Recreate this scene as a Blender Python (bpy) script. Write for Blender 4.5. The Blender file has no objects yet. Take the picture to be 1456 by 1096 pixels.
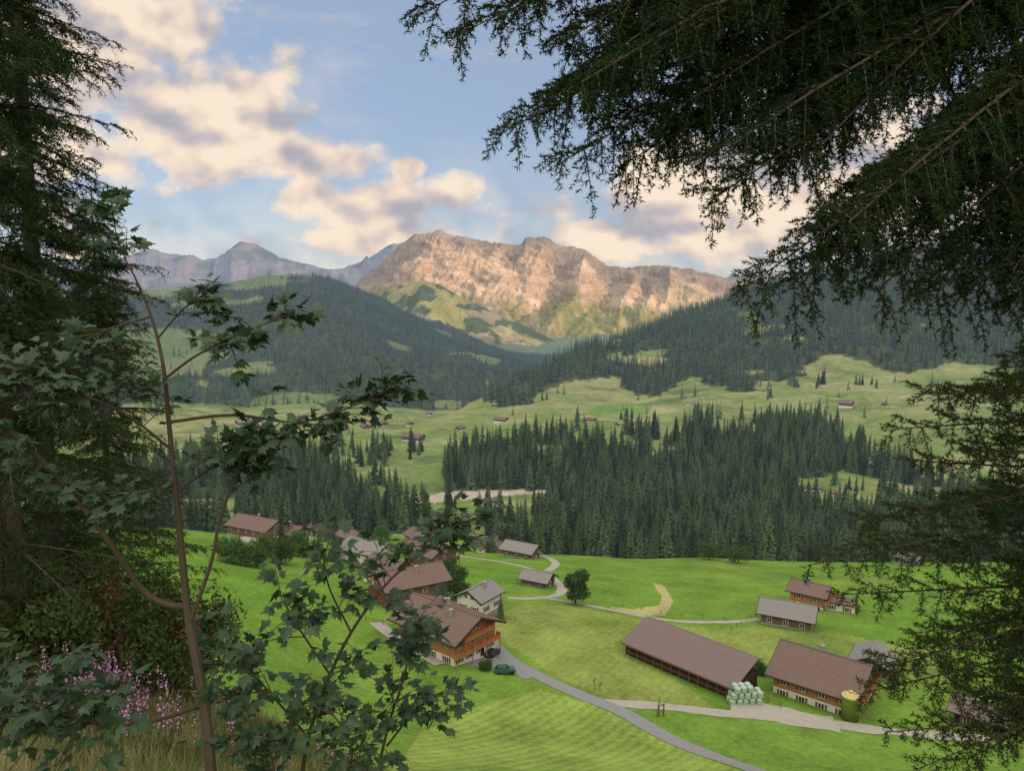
import bpy, math, random, time
import numpy as np
from mathutils import Vector
rng=np.random.default_rng(7); random.seed(7)
F=1051.0; TH=math.atan((548-430)/F); CT,ST=math.cos(TH),math.sin(TH)
scene=bpy.context.scene
# ---------------------------------------------------------------- survey helpers
def ray(px,py):
    a=(px-728)/F; b=(548-py)/F
    return np.array([a, CT+b*ST, -ST+b*CT])
def pt(px,py,y):
    r=ray(px,py); return r/r[1]*y
def bearing(px,py):
    r=ray(px,py); return r[0]/r[1]
def proj(x,y,z):
    d=y*CT-z*ST; d=np.where(d<0.01,0.01,d)
    return 728+F*x/d, 548-F*(y*ST+z*CT)/d
def zof(py,y): return y*np.tan(np.arctan((548-np.asarray(py,float))/F)-TH)
# ---------------------------------------------------------------- noise
def vnoise(x,y,seed=0):
    xi=np.floor(x).astype(np.int64); yi=np.floor(y).astype(np.int64)
    fx=x-xi; fy=y-yi; fx=fx*fx*fx*(fx*(fx*6-15)+10); fy=fy*fy*fy*(fy*(fy*6-15)+10)
    def h(a,b):
        n=(a*374761393+b*668265263+seed*144269)&0xffffffff
        n=((n^(n>>13))*1274126177)&0xffffffff
        n=((n^(n>>15))*2246822519)&0xffffffff
        return ((n^(n>>16))&0xffffff)/float(0xffffff)*2-1
    a=h(xi,yi);b=h(xi+1,yi);c=h(xi,yi+1);d=h(xi+1,yi+1)
    return (a*(1-fx)+b*fx)*(1-fy)+(c*(1-fx)+d*fx)*fy
def fbm(x,y,o=4,seed=0,g=.5):
    s=0;a=1;t=0
    for i in range(o):
        s=s+a*vnoise(x*2**i+17.3*i,y*2**i-9.1*i,seed+i*13); t+=a; a*=g
    return s/t
def ridged(x,y,o=5,seed=0,g=.55):
    s=0;a=1;t=0
    for i in range(o):
        s=s+a*(1-2*np.abs(vnoise(x*2**i+7.3*i,y*2**i-3.1*i,seed+i*7))); t+=a; a*=g
    return s/t
def sstep(a,b,x):
    t=np.clip((x-a)/(b-a),0,1); return t*t*(3-2*t)
def inpoly(px,py,poly):
    r=np.zeros(px.shape,bool); n=len(poly); j=n-1
    for i in range(n):
        xi,yi=poly[i]; xj,yj=poly[j]
        c=((yi>py)!=(yj>py)) & (px<(xj-xi)*(py-yi)/((yj-yi) if yj!=yi else 1e-9)+xi)
        r^=c; j=i
    return r
# ---------------------------------------------------------------- terrain height
TC=[-500,0,250,450,600,750,900,1050,1200,1456,2000]
TT=[(4,[1150,1180,1200,1230,1260,1300,1330,1330,1330,1330,1330]),
(8,[1000,1020,1070,1130,1190,1240,1240,1240,1240,1240,1240]),
(15,[850,880,965,1065,1130,1180,1190,1190,1190,1190,1190]),
(25,[850,900,1000,1085,1125,1150,1160,1160,1160,1160,1160]),
(50,[800,900,1010,1080,1110,1125,1135,1140,1140,1140,1140]),
(80,[780,870,960,1035,1075,1100,1112,1122,1125,1125,1125]),
(100,[760,840,920,985,1025,1050,1068,1080,1090,1095,1100]),
(126,[720,800,850,905,932,948,960,972,985,995,1010]),
(150,[705,770,800,848,870,883,895,905,912,920,930]),
(200,[690,740,770,795,808,818,826,832,837,842,850]),
(250,[680,725,752,772,782,790,793,796,800,806,815]),
(280,[680,722,748,768,776,785,789,792,795,800,805]),
(330,[690,740,762,785,800,808,812,815,815,815,815]),
(400,[700,730,745,760,768,771,775,780,780,770,760]),
(500,[650,690,700,705,705,705,718,722,715,700,690]),
(600,[610,640,652,656,656,655,662,665,655,645,635]),
(750,[560,600,612,615,612,605,605,605,605,610,600]),
(900,[530,575,590,600,592,578,575,572,565,560,550]),
(1050,[510,560,580,592,588,552,555,550,535,525,520])]
TY=np.array([t[0] for t in TT],float)
TZ=np.array([zof(t[1],t[0]) for t in TT])
GC=np.linspace(-700,2200,240); GL=np.linspace(math.log(4),math.log(6500),340)
tmp=np.array([np.interp(GC,TC,r) for r in TZ])
GZ=np.array([np.interp(GL,np.log(TY),tmp[:,j]) for j in range(len(GC))]).T
R1=[(560,640,1100),(640,592,1100),(690,552,1100),(760,508,1180),(870,472,1400),(960,446,1650),(1080,405,2000),(1200,372,2300),(1330,350,2500),(1456,345,2600),(2200,260,2700)]
R2=[(-700,440,2600),(0,425,2700),(200,414,2800),(300,405,2900),(370,391,3000),(450,389,3000),(500,404,3050),(550,434,3100),(600,455,3200),(680,486,3300),(740,505,3400),(800,530,3500),(900,580,3600),(2200,600,3600)]
def crest(R,px):
    xs=[r[0] for r in R]; yc=np.interp(px,xs,[r[2] for r in R])
    return np.interp(px,xs,[float(zof(r[1],r[2])) for r in R]),yc
GY=np.exp(GL)
for j,c in enumerate(GC):
    z0=tmp[-1,j]; m=GY>1050; y=GY[m]
    zc,yc=crest(R1,c)
    if c>600:
        t=np.clip((y-1050)/max(yc-1050,30),0,1); z=z0+(zc-z0)*(t**0.92); z=np.where(y>yc,zc-.5*(y-yc),z)
        z=np.maximum(z,-260)
    else: z=z0+(-192-z0)*np.clip((y-1050)/200,0,1)
    zc2,yc2=crest(R2,c); s=(zc2+192)/(yc2-1250)
    z2=np.where(y<yc2,zc2-s*(yc2-y),zc2-.28*(y-yc2)); z2=np.maximum(z2,-260)
    GZ[m,j]=np.maximum(z,z2)
def blur(a,s,ax):
    k=np.exp(-np.arange(-3*s,3*s+1)**2/(2.0*s*s)); k/=k.sum()
    p=[(0,0),(0,0)]; p[ax]=(3*s,3*s); b=np.pad(a,p,mode='edge')
    return sum(k[i]*np.take(b,range(i,i+a.shape[ax]),axis=ax) for i in range(len(k)))
GZ=blur(blur(GZ,2,0),2,1)
def look(px,ly):
    i=np.clip((px-GC[0])/(GC[1]-GC[0]),0,len(GC)-1.001); j=np.clip((ly-GL[0])/(GL[1]-GL[0]),0,len(GL)-1.001)
    i0=i.astype(int); j0=j.astype(int); fi=i-i0; fj=j-j0
    return (GZ[j0,i0]*(1-fi)+GZ[j0,i0+1]*fi)*(1-fj)+(GZ[j0+1,i0]*(1-fi)+GZ[j0+1,i0+1]*fi)*fj
def tz(x,y):
    x=np.asarray(x,float); y=np.asarray(y,float)
    r=np.hypot(x,y)+1e-6; ph=np.arctan2(x,y); pc=np.clip(ph,-1.0,1.0)
    yy=r*np.cos(pc); u=np.tan(pc); ly=np.log(np.maximum(yy,4))
    z=look(728+F*u*0.98,ly)
    for _ in range(2):
        b=np.tan(np.arctan(z/np.maximum(yy,4))+TH)
        z=look(728+F*u*(CT+b*ST),ly)
    z=np.where(yy<4,-1.75+(z+1.75)*np.clip(yy/4,0,1),z)
    z=z+fbm(x/4.,y/4.,3,3)*np.clip(yy*.02,0,.14)*(1-sstep(60,130,yy))
    z=z+fbm(x/55.,y/55.,3,5)*np.clip((yy-60)*.012,0,1.8)
    z=z+fbm(x/170.,y/170.,4,9)*np.clip((yy-420)*.04,0,16)
    z=z+ridged(x/130.,y/200.,3,15)*np.clip((yy-480)*.02,0,6)*(1-sstep(1100,1500,yy))
    z=z+ridged(x/420.,y/420.,4,29)*np.clip((yy-1150)*.04,0,38)*(1-.5*sstep(2200,3000,yy))
    w=sstep(1.5,2.6,np.abs(ph)); zb=-1.75+.25*r
    zb=np.minimum(zb,220)
    return z*(1-w)+zb*w
def place(px,py,ymin=45,ymax=6000):
    ys=np.geomspace(ymin,ymax,6000); d=ray(px,py); d=d/d[1]
    z=tz(d[0]*ys,ys); k=np.where(d[2]*ys<z)[0]
    i=k[0] if len(k) else len(ys)-1
    y=ys[i]; return np.array([d[0]*y,y,float(z[i])])
# ---------------------------------------------------------------- mesh helpers
def link(o,parent=None):
    scene.collection.objects.link(o)
    if parent: o.parent=parent
    return o
def mesh_np(name,V,Fs,mats,mi=None,smooth=False,attrs=None,parent=None,add=True):
    me=bpy.data.meshes.new(name); V=np.asarray(V,np.float32)
    me.vertices.add(len(V)); me.vertices.foreach_set('co',V.ravel())
    if not isinstance(Fs,list): Fs=[Fs]
    loops=np.concatenate([np.asarray(f,np.int32).ravel() for f in Fs])
    tot=np.concatenate([np.full(len(f),f.shape[1],np.int32) for f in Fs])
    st=np.concatenate([[0],np.cumsum(tot)[:-1]]).astype(np.int32)
    me.loops.add(len(loops)); me.loops.foreach_set('vertex_index',loops)
    me.polygons.add(len(tot)); me.polygons.foreach_set('loop_start',st); me.polygons.foreach_set('loop_total',tot)
    for m in mats: me.materials.append(m)
    if mi is not None: me.polygons.foreach_set('material_index',np.asarray(mi,np.int32))
    me.polygons.foreach_set('use_smooth',np.full(len(tot),smooth))
    me.update(calc_edges=True)
    if attrs:
        for k,(ty,arr) in attrs.items():
            a=me.attributes.new(k,ty,'POINT')
            a.data.foreach_set('color' if ty=='FLOAT_COLOR' else ('vector' if ty=='FLOAT_VECTOR' else 'value'),np.asarray(arr,np.float32).ravel())
    o=bpy.data.objects.new(name,me)
    if add: link(o,parent)
    return o
def gridf(nr,nc,wrap=False):
    i=np.arange(nr-1)[:,None]; j=np.arange(nc if wrap else nc-1)[None,:]; j2=(j+1)%nc
    a=i*nc+j; b=i*nc+j2; return np.stack([a,b,b+nc,a+nc],-1).reshape(-1,4)
class MB:
    def __init__(s): s.V=[];s.F=[];s.M=[]
    def poly(s,vs,fs,m=0):
        n=len(s.V); s.V+= [tuple(v) for v in vs]; s.F+=[[n+i for i in f] for f in fs]; s.M+=[m]*len(fs)
    def box(s,cx,cy,cz,sx,sy,sz,m=0,rot=0):
        x,y,z=sx/2,sy/2,sz/2; c,sn=math.cos(rot),math.sin(rot)
        vs=[(cx+c*a-sn*b,cy+sn*a+c*b,cz+d) for d in(-z,z) for a,b in((-x,-y),(x,-y),(x,y),(-x,y))]
        s.poly(vs,[(3,2,1,0),(4,5,6,7),(0,1,5,4),(1,2,6,5),(2,3,7,6),(3,0,4,7)],m)
    def cyl(s,cx,cy,z0,z1,r0,r1,n=16,m=0,axis='z'):
        vs=[]
        for z,r in((z0,r0),(z1,r1)):
            for k in range(n):
                a=2*math.pi*k/n; q=(r*math.cos(a),r*math.sin(a))
                vs.append((cx+q[0],cy+q[1],z) if axis=='z' else ((z,cx+q[0],cy+q[1]) if axis=='x' else (cx+q[0],z,cy+q[1])))
        s.poly(vs,[(k,(k+1)%n,n+(k+1)%n,n+k) for k in range(n)]+[tuple(range(n))[::-1],tuple(range(n,2*n))],m)
    def obj(s,name,mats,parent=None,smooth=False):
        me=bpy.data.meshes.new(name); me.from_pydata(s.V,[],s.F); me.update()
        for m in mats: me.materials.append(m)
        me.polygons.foreach_set('material_index',s.M); me.polygons.foreach_set('use_smooth',[smooth]*len(s.F))
        import bmesh
        b=bmesh.new(); b.from_mesh(me); bmesh.ops.recalc_face_normals(b,faces=b.faces); b.to_mesh(me); b.free()
        return link(bpy.data.objects.new(name,me),parent)
def empty(name,pos,yaw=0):
    e=bpy.data.objects.new(name,None); e.location=pos; e.rotation_euler=(0,0,yaw); e.empty_display_size=.5; link(e); return e
# ---------------------------------------------------------------- materials
def N(nt,t,**k):
    n=nt.nodes.new(t)
    for a,b in k.items(): setattr(n,a,b)
    return n
hz=bpy.data.node_groups.new('emissive_haze','ShaderNodeTree')
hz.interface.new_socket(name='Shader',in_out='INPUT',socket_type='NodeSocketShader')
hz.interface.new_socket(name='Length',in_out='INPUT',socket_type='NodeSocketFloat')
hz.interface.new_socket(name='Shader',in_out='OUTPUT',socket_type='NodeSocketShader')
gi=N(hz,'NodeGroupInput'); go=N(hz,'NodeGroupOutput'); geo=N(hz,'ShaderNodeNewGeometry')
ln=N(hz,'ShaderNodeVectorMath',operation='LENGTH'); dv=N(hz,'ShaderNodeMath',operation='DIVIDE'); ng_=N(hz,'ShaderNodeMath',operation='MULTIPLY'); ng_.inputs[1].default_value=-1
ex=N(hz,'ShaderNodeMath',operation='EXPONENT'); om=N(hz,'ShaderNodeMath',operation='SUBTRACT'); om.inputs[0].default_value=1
em=N(hz,'ShaderNodeEmission'); em.inputs[0].default_value=(.22,.30,.44,1); em.inputs[1].default_value=.95  # haze painted onto surfaces as a bluish glow that grows with distance
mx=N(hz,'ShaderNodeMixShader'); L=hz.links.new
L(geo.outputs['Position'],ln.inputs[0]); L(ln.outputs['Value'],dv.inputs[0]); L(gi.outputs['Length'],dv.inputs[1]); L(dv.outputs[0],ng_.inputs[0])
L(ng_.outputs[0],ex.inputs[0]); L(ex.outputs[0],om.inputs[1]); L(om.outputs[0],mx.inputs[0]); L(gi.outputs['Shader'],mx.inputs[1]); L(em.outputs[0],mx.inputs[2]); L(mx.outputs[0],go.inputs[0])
def mat(name,col=(.5,.5,.5),rough=.8,var=.25,scale=3.,bump=0.,bscale=None,haze=0,attr=None,col2=None,spec=.2,trans=0.,coord='Object',objrand=0,mow=False,detail=3,stretch=None):
    m=bpy.data.materials.new(name); m.use_nodes=True; nt=m.node_tree; nt.nodes.clear(); L=nt.links.new
    out=N(nt,'ShaderNodeOutputMaterial')
    if spec>.2:
        bs=N(nt,'ShaderNodeBsdfPrincipled'); bs.inputs['Roughness'].default_value=rough; bs.inputs['Specular IOR Level'].default_value=spec; bc=bs.inputs['Base Color']
    else:
        bs=N(nt,'ShaderNodeBsdfDiffuse'); bc=bs.inputs['Color']
    if coord=='Object': tc=N(nt,'ShaderNodeTexCoord'); vec=tc.outputs['Object']
    else: tc=N(nt,'ShaderNodeNewGeometry'); vec=tc.outputs['Position']
    if stretch:
        mp=N(nt,'ShaderNodeMapping'); mp.inputs['Scale'].default_value=stretch[:3]
        if len(stretch)>3: mp.inputs['Rotation'].default_value=stretch[3:]
        L(vec,mp.inputs[0]); vec=mp.outputs[0]
    no=N(nt,'ShaderNodeTexNoise'); no.inputs['Scale'].default_value=scale; no.inputs['Detail'].default_value=detail; no.inputs['Roughness'].default_value=.62; L(vec,no.inputs['Vector'])
    if attr:
        at=N(nt,'ShaderNodeAttribute',attribute_name=attr); c=at.outputs['Color']
    else:
        rg=N(nt,'ShaderNodeMix',data_type='RGBA'); rg.inputs['A'].default_value=(*col,1); rg.inputs['B'].default_value=(*(col2 or col),1)
        ss=N(nt,'ShaderNodeMapRange'); ss.inputs['From Min'].default_value=.42; ss.inputs['From Max'].default_value=.58; L(no.outputs['Fac'],ss.inputs['Value']); L(ss.outputs[0],rg.inputs['Factor']); c=rg.outputs['Result']
    mr=N(nt,'ShaderNodeMapRange'); mr.inputs['From Min'].default_value=.3; mr.inputs['From Max'].default_value=.7; mr.inputs['To Min'].default_value=1-var; mr.inputs['To Max'].default_value=1+var; mr.clamp=False
    if attr:
        no2=N(nt,'ShaderNodeTexNoise'); no2.inputs['Scale'].default_value=scale*11; no2.inputs['Detail'].default_value=detail; no2.inputs['Roughness'].default_value=.7; L(vec,no2.inputs['Vector'])
        av=N(nt,'ShaderNodeMath',operation='ADD'); hv=N(nt,'ShaderNodeMath',operation='MULTIPLY'); hv.inputs[1].default_value=.5
        L(no.outputs['Fac'],av.inputs[0]); L(no2.outputs['Fac'],av.inputs[1]); L(av.outputs[0],hv.inputs[0]); L(hv.outputs[0],mr.inputs['Value'])
    else: L(no.outputs['Fac'],mr.inputs['Value'])
    f=mr.outputs[0]
    if objrand:
        oi=N(nt,'ShaderNodeObjectInfo'); m2=N(nt,'ShaderNodeMapRange'); m2.inputs['To Min'].default_value=1-objrand; m2.inputs['To Max'].default_value=1+objrand; L(oi.outputs['Random'],m2.inputs['Value'])
        mm=N(nt,'ShaderNodeMath',operation='MULTIPLY'); L(f,mm.inputs[0]); L(m2.outputs[0],mm.inputs[1]); f=mm.outputs[0]
    if mow:
        wv=N(nt,'ShaderNodeTexWave'); wv.inputs['Scale'].default_value=.2; wv.inputs['Distortion'].default_value=7.; wv.inputs['Detail'].default_value=3; wv.inputs['Detail Scale'].default_value=.12
        mp2=N(nt,'ShaderNodeMapping'); mp2.inputs['Rotation'].default_value=(0,0,.55); L(vec,mp2.inputs[0]); L(mp2.outputs[0],wv.inputs['Vector'])
        a2=N(nt,'ShaderNodeAttribute',attribute_name='mow'); m3=N(nt,'ShaderNodeMath',operation='SUBTRACT'); m3.inputs[1].default_value=.5; L(wv.outputs['Fac'],m3.inputs[0])
        m4=N(nt,'ShaderNodeMath',operation='MULTIPLY'); L(m3.outputs[0],m4.inputs[0]); L(a2.outputs['Fac'],m4.inputs[1])
        m5=N(nt,'ShaderNodeMath',operation='MULTIPLY_ADD'); L(m4.outputs[0],m5.inputs[0]); m5.inputs[1].default_value=.2; L(f,m5.inputs[2]); f=m5.outputs[0]
    vm=N(nt,'ShaderNodeVectorMath',operation='SCALE'); L(c,vm.inputs[0]); L(f,vm.inputs['Scale']); L(vm.outputs[0],bc)
    if bump:
        bn=N(nt,'ShaderNodeTexNoise'); bn.inputs['Scale'].default_value=bscale or scale*3; bn.inputs['Detail'].default_value=4; L(vec,bn.inputs['Vector'])
        bp=N(nt,'ShaderNodeBump'); bp.inputs['Strength'].default_value=1; bp.inputs['Distance'].default_value=bump; L(bn.outputs['Fac'],bp.inputs['Height']); L(bp.outputs[0],bs.inputs['Normal'])
    sh=bs.outputs[0]
    if trans:
        tr=N(nt,'ShaderNodeBsdfTranslucent'); L(vm.outputs[0],tr.inputs[0]); ms=N(nt,'ShaderNodeMixShader'); ms.inputs[0].default_value=trans; L(sh,ms.inputs[1]); L(tr.outputs[0],ms.inputs[2]); sh=ms.outputs[0]
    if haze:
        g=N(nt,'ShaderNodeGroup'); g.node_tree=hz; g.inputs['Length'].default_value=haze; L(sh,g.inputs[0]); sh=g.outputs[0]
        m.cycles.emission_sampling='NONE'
    L(sh,out.inputs[0]); return m
HZ=9500
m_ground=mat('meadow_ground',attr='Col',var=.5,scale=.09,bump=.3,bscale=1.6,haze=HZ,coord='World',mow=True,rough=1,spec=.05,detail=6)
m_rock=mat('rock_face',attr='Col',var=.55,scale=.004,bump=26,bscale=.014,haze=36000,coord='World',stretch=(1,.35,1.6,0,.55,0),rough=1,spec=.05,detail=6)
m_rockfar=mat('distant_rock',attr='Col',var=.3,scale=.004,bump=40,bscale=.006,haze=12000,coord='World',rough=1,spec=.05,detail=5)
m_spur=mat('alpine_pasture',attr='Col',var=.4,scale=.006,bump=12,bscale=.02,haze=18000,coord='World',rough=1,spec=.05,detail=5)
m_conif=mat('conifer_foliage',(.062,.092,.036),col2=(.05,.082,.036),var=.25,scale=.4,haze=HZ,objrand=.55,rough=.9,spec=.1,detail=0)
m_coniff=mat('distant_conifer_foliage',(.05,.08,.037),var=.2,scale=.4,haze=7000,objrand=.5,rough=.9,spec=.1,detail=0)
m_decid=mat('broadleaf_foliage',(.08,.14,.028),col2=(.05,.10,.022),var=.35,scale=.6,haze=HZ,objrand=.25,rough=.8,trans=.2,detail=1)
m_bark=mat('bark',(.10,.08,.06),col2=(.06,.05,.04),var=.4,scale=12,bump=.01,stretch=(1,1,.25))
m_barkr=mat('sapling_bark',(.085,.065,.048),col2=(.06,.048,.036),var=.3,scale=25,stretch=(1,1,.3))
m_needle=mat('spruce_needles',(.05,.078,.025),col2=(.028,.052,.02),var=.35,scale=3,rough=.65,spec=.1,trans=.15,detail=1)
m_needle2=mat('spruce_needles_close',(.038,.062,.02),col2=(.018,.038,.015),var=.4,scale=3,rough=.6,spec=.1,trans=.18,detail=1)
m_needle3=mat('spruce_needles_lower',(.055,.082,.024),col2=(.025,.05,.018),var=.4,scale=3,rough=.6,spec=.1,trans=.18,detail=1)
m_leaf=mat('maple_leaf',(.042,.088,.03),col2=(.024,.058,.025),var=.35,scale=6,rough=.5,spec=.4,trans=.22,detail=1)
m_shrub=mat('shrub_leaf',(.075,.105,.035),col2=(.05,.08,.025),var=.4,scale=2,rough=.7,trans=.2,detail=1)
m_shrubr=mat('shrub_leaf_red',(.13,.06,.04),col2=(.065,.085,.032),var=.4,scale=1.6,rough=.7,trans=.2,detail=1)
m_grass=mat('grass_blades',(.13,.17,.05),col2=(.20,.18,.09),var=.35,scale=1.2,rough=.8,trans=.25,detail=1)
m_pink=mat('willowherb_petals',(.42,.20,.38),var=.2,scale=4,detail=0)
m_road=mat('asphalt',(.23,.23,.235),col2=(.18,.18,.19),var=.2,scale=.6,coord='World')
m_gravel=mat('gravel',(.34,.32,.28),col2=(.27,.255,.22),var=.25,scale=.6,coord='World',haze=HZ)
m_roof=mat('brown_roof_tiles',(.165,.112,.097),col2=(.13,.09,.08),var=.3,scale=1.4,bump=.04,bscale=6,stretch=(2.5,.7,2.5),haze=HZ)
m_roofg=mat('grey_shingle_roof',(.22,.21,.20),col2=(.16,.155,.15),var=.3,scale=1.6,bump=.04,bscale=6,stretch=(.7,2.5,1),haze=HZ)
m_roofb=mat('barn_roof_sheet',(.17,.13,.125),col2=(.145,.11,.108),var=.12,scale=.7,rough=.6,stretch=(.3,2,1))
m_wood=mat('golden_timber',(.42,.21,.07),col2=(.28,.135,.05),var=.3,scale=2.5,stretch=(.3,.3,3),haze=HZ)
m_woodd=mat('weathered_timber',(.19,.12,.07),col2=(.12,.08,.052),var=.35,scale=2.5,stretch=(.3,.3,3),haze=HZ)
m_dark=mat('dark_timber',(.05,.035,.028),var=.3,scale=3)
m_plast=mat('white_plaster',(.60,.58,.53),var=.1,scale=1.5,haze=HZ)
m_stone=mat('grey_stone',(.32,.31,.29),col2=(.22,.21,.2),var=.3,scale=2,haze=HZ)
m_white=mat('white_paint',(.75,.74,.70),var=.05)
m_glass=mat('window_glass',(.03,.035,.045),var=.1,rough=.08,spec=.9)
m_flow=mat('geranium_flowers',(.5,.04,.04),var=.4,scale=12)
m_bale=mat('bale_wrap',(.36,.46,.37),col2=(.24,.35,.26),var=.2,scale=2,rough=.35,spec=.5)
m_silo=mat('silo_green_paint',(.11,.15,.03),col2=(.09,.125,.028),var=.12,scale=1)
m_silot=mat('silo_cap',(.42,.36,.16),var=.12,scale=1)
m_car=mat('car_paint_dark',(.02,.024,.03),var=.05,rough=.25,spec=.6)
m_carg=mat('car_paint_green',(.03,.09,.06),var=.05,rough=.25,spec=.6)
m_tyre=mat('tyre_rubber',(.02,.02,.02),var=.1)
# ---------------------------------------------------------------- terrain sheet
ang=np.concatenate([np.linspace(-math.pi,-.72,50,endpoint=False),np.linspace(-.72,.72,900,endpoint=False),np.linspace(.72,math.pi,50,endpoint=False)])
rad=np.concatenate([[.3,.7],np.geomspace(1,60,70,endpoint=False),np.geomspace(60,1300,430,endpoint=False),np.geomspace(1300,4600,190,endpoint=False),np.geomspace(4600,14000,14)])
A,R=np.meshgrid(ang,rad); X=(R*np.sin(A)).ravel(); Y=(R*np.cos(A)).ravel(); Z=tz(X,Y)
PX,PY=proj(X,np.maximum(Y,.01),Z)
def ell(px,py,cx,cy,rx,ry): return np.clip(1.3-((px-cx)/rx)**2-((py-cy)/ry)**2,0,1)
P_FE=[(690,560),(700,578),(740,580),(800,548),(870,534),(900,560),(930,562),(980,538),(1040,550),(1060,572),(1130,558),(1145,515),(1190,500),(1240,528),(1300,532),(1340,512),(1456,525),(2100,560),(2100,100),(1456,250),(1200,330),(1080,370),(960,420),(870,450),(760,490),(690,520)]
P_FA=[(700,805),(690,770),(765,745),(775,700),(850,690),(900,655),(960,640),(1040,650),(1110,660),(1130,700),(1150,724),(1230,722),(1290,705),(1560,730),(1560,830),(700,830)]
P_FB=[(630,698),(765,696),(840,690),(920,648),(935,612),(880,612),(830,618),(760,624),(690,630),(640,650)]
P_FC=[(920,655),(960,610),(1000,598),(1050,625),(1100,600),(1160,592),(1185,625),(1300,655),(1450,690),(1280,690),(1200,672),(1140,680),(1100,660)]
P_FD=[(150,760),(150,660),(420,640),(500,680),(515,725),(600,735),(620,760),(300,760)]
meadowgap=[(925,508,24,10),(1060,450,18,4),(1125,480,24,4)]
def hillforest(px,py,x,y):
    n=fbm(x/260.,y/260.,4,41); q=fbm(x/120.,y/120.,4,43)
    m=np.where(n>-.36,1,0); px=px+50*q; py=py+16*n
    for c in [(345,402,80,11),(400,391,45,6),(310,428,60,8),(440,585,105,24),(545,598,60,9),(620,575,30,8)]: m=np.where(ell(px,py,*c)>.3,0,m)
    m=np.where((px<300)&(n<0),0,m)
    return m
def is_forest(x,y,z,px,py):
    f=np.zeros(x.shape,bool)
    n=fbm(x/90.,y/90.,3,55); q=fbm(x/38.,y/38.,4,56); q2=fbm(x/45.,y/45.,3,58)
    pa=px+22*q; pb=py+10*q2
    f|=inpoly(pa,pb,P_FE)&(y>950)&(y<2900)&(n>-.5)
    for c in meadowgap: f&=~(ell(px+30*q,py+8*q2,*c)>.3)
    f|=inpoly(pa,pb,P_FA)&(y>315)&(y<720)
    f|=inpoly(px+14*q,py+5*q2,P_FB)&(y>460)&(y<850)&(n>-.5)
    f|=inpoly(pa,pb,P_FC)&(y>400)&(y<900)&(n>-.3)
    f|=inpoly(pa,pb,P_FD)&(y>330)&(y<800)&(n>-.2)
    f|=(y>1290)&(y<3700)&(px<830)&(py<640)&(hillforest(px,py,x,y)>0)&~(inpoly(px,py,P_FE)&(y<2000)&(px>650))
    return f
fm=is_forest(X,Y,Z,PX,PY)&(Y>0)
base=np.zeros((len(X),3)); base[:]=(.11,.205,.028)
def setc(mask,c,w=None):
    w=mask.astype(float) if w is None else mask*w
    base[:]=base*(1-w[:,None])+np.array(c)*w[:,None]
n1=fbm(X/40.,Y/40.,4,61); n2=fbm(X/120.,Y/120.,4,71); n3=fbm(X/9.,Y/9.,4,77); n4=fbm(X/60.,Y/22.,5,79); n5=fbm(X/22.,Y/22.,5,83)
setc(np.ones(len(X)),(.15,.22,.04),np.clip(n1*.8+.3,0,1)*.6)
setc(Y<60,(.12,.15,.04))
far=(Y>400)
setc(far,(.14,.19,.06)); setc(far,(.235,.235,.11),np.clip(n2*1.6+.35,0,1)*.8); setc(far,(.105,.175,.045),np.clip(n1*2-.1,0,1)*.7)
setc(far,(.07,.10,.04),np.clip(n4*3-.5,0,1)*.65); setc(far,(.30,.28,.17),np.clip(-n4*3-.8,0,1)*.5)
mow=np.zeros(len(X))
near=(Y>60)&(Y<300)
p=inpoly(PX+8*n3,PY,[(520,1140),(600,1040),(690,1000),(770,980),(840,1000),(930,1045),(1090,1110),(1100,1140)])&near
setc(p,(.205,.275,.06),.85); mow[p]=1
p=inpoly(PX+10*n3,PY+6*n1,[(690,890),(740,862),(820,862),(900,880),(980,893),(1075,893),(1200,900),(1330,925),(1330,950),(1090,950),(1060,940),(960,915),(910,890),(870,915),(1020,1005),(960,1010),(880,1000),(800,970),(740,930)])&near
setc(p,(.20,.235,.062),.8); mow[p]=.35
p=inpoly(PX,PY,[(960,1022),(1080,1018),(1300,1050),(1456,1055),(1456,1110),(1120,1110),(1010,1070)])&near
setc(p,(.13,.225,.036),.8)
p=inpoly(PX+3*n3,PY,[(928,828),(945,832),(958,855),(945,875),(905,874),(865,862),(900,866),(938,860),(942,848)])&near
setc(p,(.34,.29,.14),.85)
p=inpoly(PX,PY,[(730,985),(860,800),(960,785),(1456,800),(1456,870),(1080,880),(860,855)])&near
mow[p]=.3
setc(near,(.065,.13,.022),np.clip(n3*2-.5,0,1)*.45)
setc(near,(.07,.14,.025),np.clip(n5*2.4-.4,0,1)*.5)
setc(near,(.22,.22,.075),np.clip(n4*2-.6,0,1)*.35)
setc(inpoly(PX+10*n3,PY,[(575,712),(640,698),(770,692),(840,684),(842,690),(770,700),(690,708),(640,712),(560,722)])&far&(Y<700),(.36,.32,.26))
setc(inpoly(PX,PY,[(830,590),(850,575),(930,572),(920,590)])&far&(Y<1200),(.10,.20,.045),.8)
setc(Y>1290,(.10,.14,.05)); setc(Y>1290,(.17,.18,.075),np.clip(n2*2+.1,0,1)*.75)
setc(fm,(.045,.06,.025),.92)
colr=np.concatenate([base,np.ones((len(X),1))],1)
mesh_np('terrain_ground',np.stack([X,Y,Z],1),gridf(len(rad),len(ang),True),[m_ground],smooth=True,attrs={'Col':('FLOAT_COLOR',colr),'mow':('FLOAT',mow)})
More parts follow.
